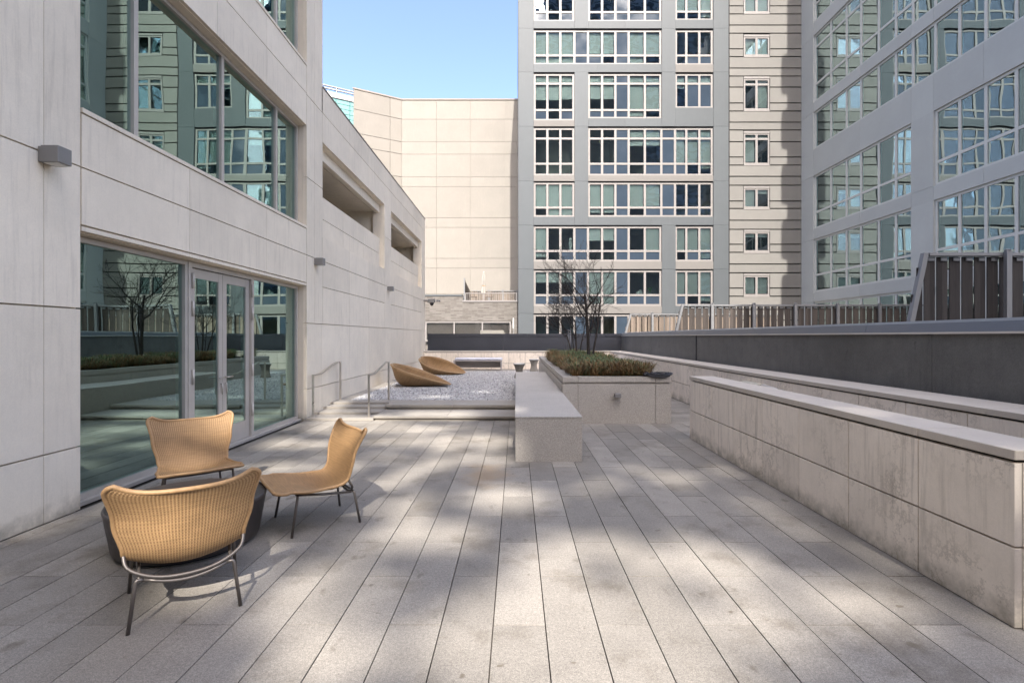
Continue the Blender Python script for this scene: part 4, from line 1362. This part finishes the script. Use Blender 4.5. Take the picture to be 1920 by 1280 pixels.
for px_, lab in ((888, 'pale slatted patio chair left of the closed umbrella'), (917, 'pale slatted patio chair right of the closed umbrella')):
    pc = thing('patio_chair', ((px_ - 968) * s38, 37.5, 4.1), lab, 'chair', 'patio chairs on the roof terrace')
    cx_ = (px_ - 968) * s38
    box('seat', cx_ - .25, cx_ + .25, 37.3, 37.8, 4.50, 4.54, M['cedar'], pc)
    for k in range(4): box('back_slat', cx_ - .25 + k*.14, cx_ - .17 + k*.14, 37.8, 37.83, 4.5, 4.95, M['cedar'], pc)
    for sx in (-.23, .19):
        for sy in (37.32, 37.74): box('leg', cx_ + sx, cx_ + sx + .04, sy, sy + .04, 4.10, 4.50, M['cedar'], pc)
# box and light pole beyond the parapet
rb_ = thing('rooftop_unit', ((923 - 968) * 28/960, 28, 0), 'cream rooftop unit showing just above the back parapet', 'rooftop unit')
box('housing', (900 - 968)*28/960, (944.5 - 968)*28/960, 28, 29, .9, 1.6 + (631 - 619)*28/960, M['cream'], rb_, .01)
box('cover', (944.6 - 968)*28/960, (947 - 968)*28/960, 28.2, 28.8, .9, 1.6 + (631 - 623)*28/960, M['cream'], rb_)
lp = thing('light_pole', ((962.5 - 968)*30/960, 30, 0), 'slim pole lamp with a white tube behind the back parapet', 'lamp')
xx = (962.5 - 968)*30/960
MB().tube([(xx + .02, 30, 0.5), (xx + .02, 30, 1.6 + (631 - 614)*30/960)], .03, 8).build('pole', M['lamp'], lp)
MB().tube([(xx, 30, 1.6 + (631 - 615)*30/960), (xx, 30, 1.6 + (631 - 596)*30/960)], .045, 10).build('lamp_tube', M['pole'], lp)

# =================================================================== CEDAR FENCES ON THE RIGHT
deck = box('neighbour_terrace', 5.3, 19.1, 8, 34.2, 0.2, 0.9, M['step']); tag(deck, 'neighbouring roof terrace deck behind the parapet', kind='structure')
def cedar_fence(Y, x_left_px, x_right, ytop, posts_px, slope_px, pair, gap, label, wm='fence'):
    s = Y / 960
    X = lambda x: (x - 968) * s
    zt = 1.6 + (631 - ytop) * s
    t = thing('cedar_fence', ((X(x_left_px) + x_right)/2, Y, 0.9), label, 'fence', 'cedar plank fences behind the parapet')
    zb = 0.905
    xl = X(x_left_px)
    run = slope_px * s
    tilt = run / (zt - 1.5)
    MB().prism([(xl, zt), (xl + .11, zt), (xl + .11 - tilt*(zt - zb), zb), (xl - tilt*(zt - zb), zb)], 1, Y - .10, Y + .02).build('end_post', M['fencemetal'], t)
    box('top_rail', xl + .112, x_right, Y - .12, Y + .05, zt - .075, zt, M['fencemetal'], t, .005)
    x = xl + .06
    k = 0
    xs_posts = [X(p) for p in posts_px]
    while x < x_right - .05:
        w = pair * .5
        lo = x - 0
        z1 = zt - .09
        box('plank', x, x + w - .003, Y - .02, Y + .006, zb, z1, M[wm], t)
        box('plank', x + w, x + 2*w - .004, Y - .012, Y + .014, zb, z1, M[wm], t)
        box('plank_clip', x + w*.6, x + w*1.7, Y - .045, Y - .021, z1 - .09, z1 - .02, M['fencemetal'], t)
        x += pair + gap
    # planks that fill the sloping end
    x = xl + .02
    while x > xl - tilt*(zt - zb) + .12:
        hz1 = zt - (xl + .02 - x + .05) / max(tilt, .01) - .1
        if hz1 > zb + .1:
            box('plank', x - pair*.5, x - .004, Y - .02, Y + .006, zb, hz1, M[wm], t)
        x -= pair*.5
    for q in xs_posts:
        box('post', q - .06, q + .06, Y - .21, Y - .122, zb, zt + .035, M['fencemetal'], t)
        MB().lathe([(.085, zt + .036), (.085, zt + .055), (.03, zt + .075)], q, Y - .166, 4).build('post_cap', M['fencemetal'], t)
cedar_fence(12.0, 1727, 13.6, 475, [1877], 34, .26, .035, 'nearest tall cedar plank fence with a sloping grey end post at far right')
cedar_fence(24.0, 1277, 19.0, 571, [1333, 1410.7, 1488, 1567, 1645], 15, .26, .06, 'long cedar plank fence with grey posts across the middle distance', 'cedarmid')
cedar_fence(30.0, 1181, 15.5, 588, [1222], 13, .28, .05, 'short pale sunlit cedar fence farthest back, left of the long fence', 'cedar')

# =================================================================== ADDED BLOCKER BEHIND THE CAMERA (unseen, shades the terrace)
NB = thing('rear_shade_blocker', (5, -40, -6), 'added shade-casting tower standing behind the viewpoint, seen only in reflections', 'building')
YS = -30.0
nb = MB()
nb.box(-14, 36, -46, YS - .1, -6, 25.0)
nb.build('wall', M['shade'], NB)
# added screen shaping the sunlight: cells left out where floor patches are wanted
lit = [  # patches of sun on the terrace: x, y, rx, ry
 (-2.2, 8.9, 1.5, .5), (-1.0, 7.9, 1.0, .7), (-0.1, 5.15, .40, .35), (-.55, 6.6, .5, .4), (-1.2, 4.7, .45, .35),
 (-.75, 4.1, .5, .3), (-2.0, 3.5, .35, .3), (.75, 4.0, .5, .3), (1.25, 3.6, .45, .5), (1.0, 2.9, .5, .45), (1.85, 3.05, .4, .3),
 (0.1, 2.8, .7, .5), (-.7, 2.6, .5, .3), (.5, 2.3, .8, .25), (-1.2, 3.25, .35, .4), (.3, 3.6, .3, .3),
 (-2.6, 6.3, .8, .25), (-1.7, 5.6, .5, .3), (-3.2, 7.6, .7, .25), (-3.0, 9.6, .8, .5), (-1.5, 10.2, 1.0, .35), (-.8, 13.4, .3, .2), (-1.9, 12.3, .4, .15),
 (-3.75, 11.5, .12, 1.5), (-3.8, 15.5, .1, 1.6), (-3.7, 3.0, .1, .5), (0.6, 1.3, 1.4, .35), (-3.6, 18.0, .1, 1.0)]
scr = MB()
cw, ch = .25, .24
nx_, nz_ = int(37 / cw), int(30.0 / ch)
for i in range(nx_):
    for j in range(nz_):
        xs = -12 + (i + .5) * cw; zs_ = 25.0 + (j + .5) * ch
        # where this field's shadow lands on the paving
        k = zs_ / .90
        fy = YS + k; fx = xs - SUN_AZ * k
        top = 49.5 if 10.7 < xs < 13.4 else 55
        if zs_ > top: continue
        if any(((fx - a)/c_)**2 + ((fy - b)/d_)**2 < 1 for a, b, c_, d_ in lit) and rnd.random() < .93: continue
        if 1 < fy < 10.5 and -4 < fx < 3 and not (fx < -1.2 and fy < 4) and not (fx > -.2 and fy > 6.3) and rnd.random() < .08: continue
        scr.box(xs - cw/2 - .001*(i % 2), xs + cw/2, YS - .08, YS + .02*(j % 2), zs_ - ch/2, zs_ + ch/2)
scr.build('sun_patch_screen', M['shade'], NB)
# unseen high-rises added behind the viewpoint to keep bright sky out of tower glass
for (x0, x1, h, lab) in ((-8, 15, 172, 'added dark slab tower of the skyline behind the viewpoint, left of the cluster'), (15.5, 38, 186, 'tallest added dark tower of the skyline behind the viewpoint'),
                         (38.5, 66, 184, 'broad added dark tower of the skyline behind the viewpoint'), (66.5, 88, 190, 'slender added dark tower of the skyline behind the viewpoint'), (88.5, 125, 186, 'added dark tower at the right end of the skyline behind the viewpoint')):
    hr = thing('added_highrise', ((x0 + x1)/2, -215, -6), lab, 'building', 'added skyline behind the viewpoint')
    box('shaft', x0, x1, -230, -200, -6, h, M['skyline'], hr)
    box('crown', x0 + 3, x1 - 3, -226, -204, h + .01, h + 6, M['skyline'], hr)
    fl = MB()
    z = 4
    while z < h - 2:
        fl.box(x0 + .6, x1 - .6, -199.99, -199.7, z, z + 1.7); z += 3.6
    fl.build('window_band', M['slate'], hr)
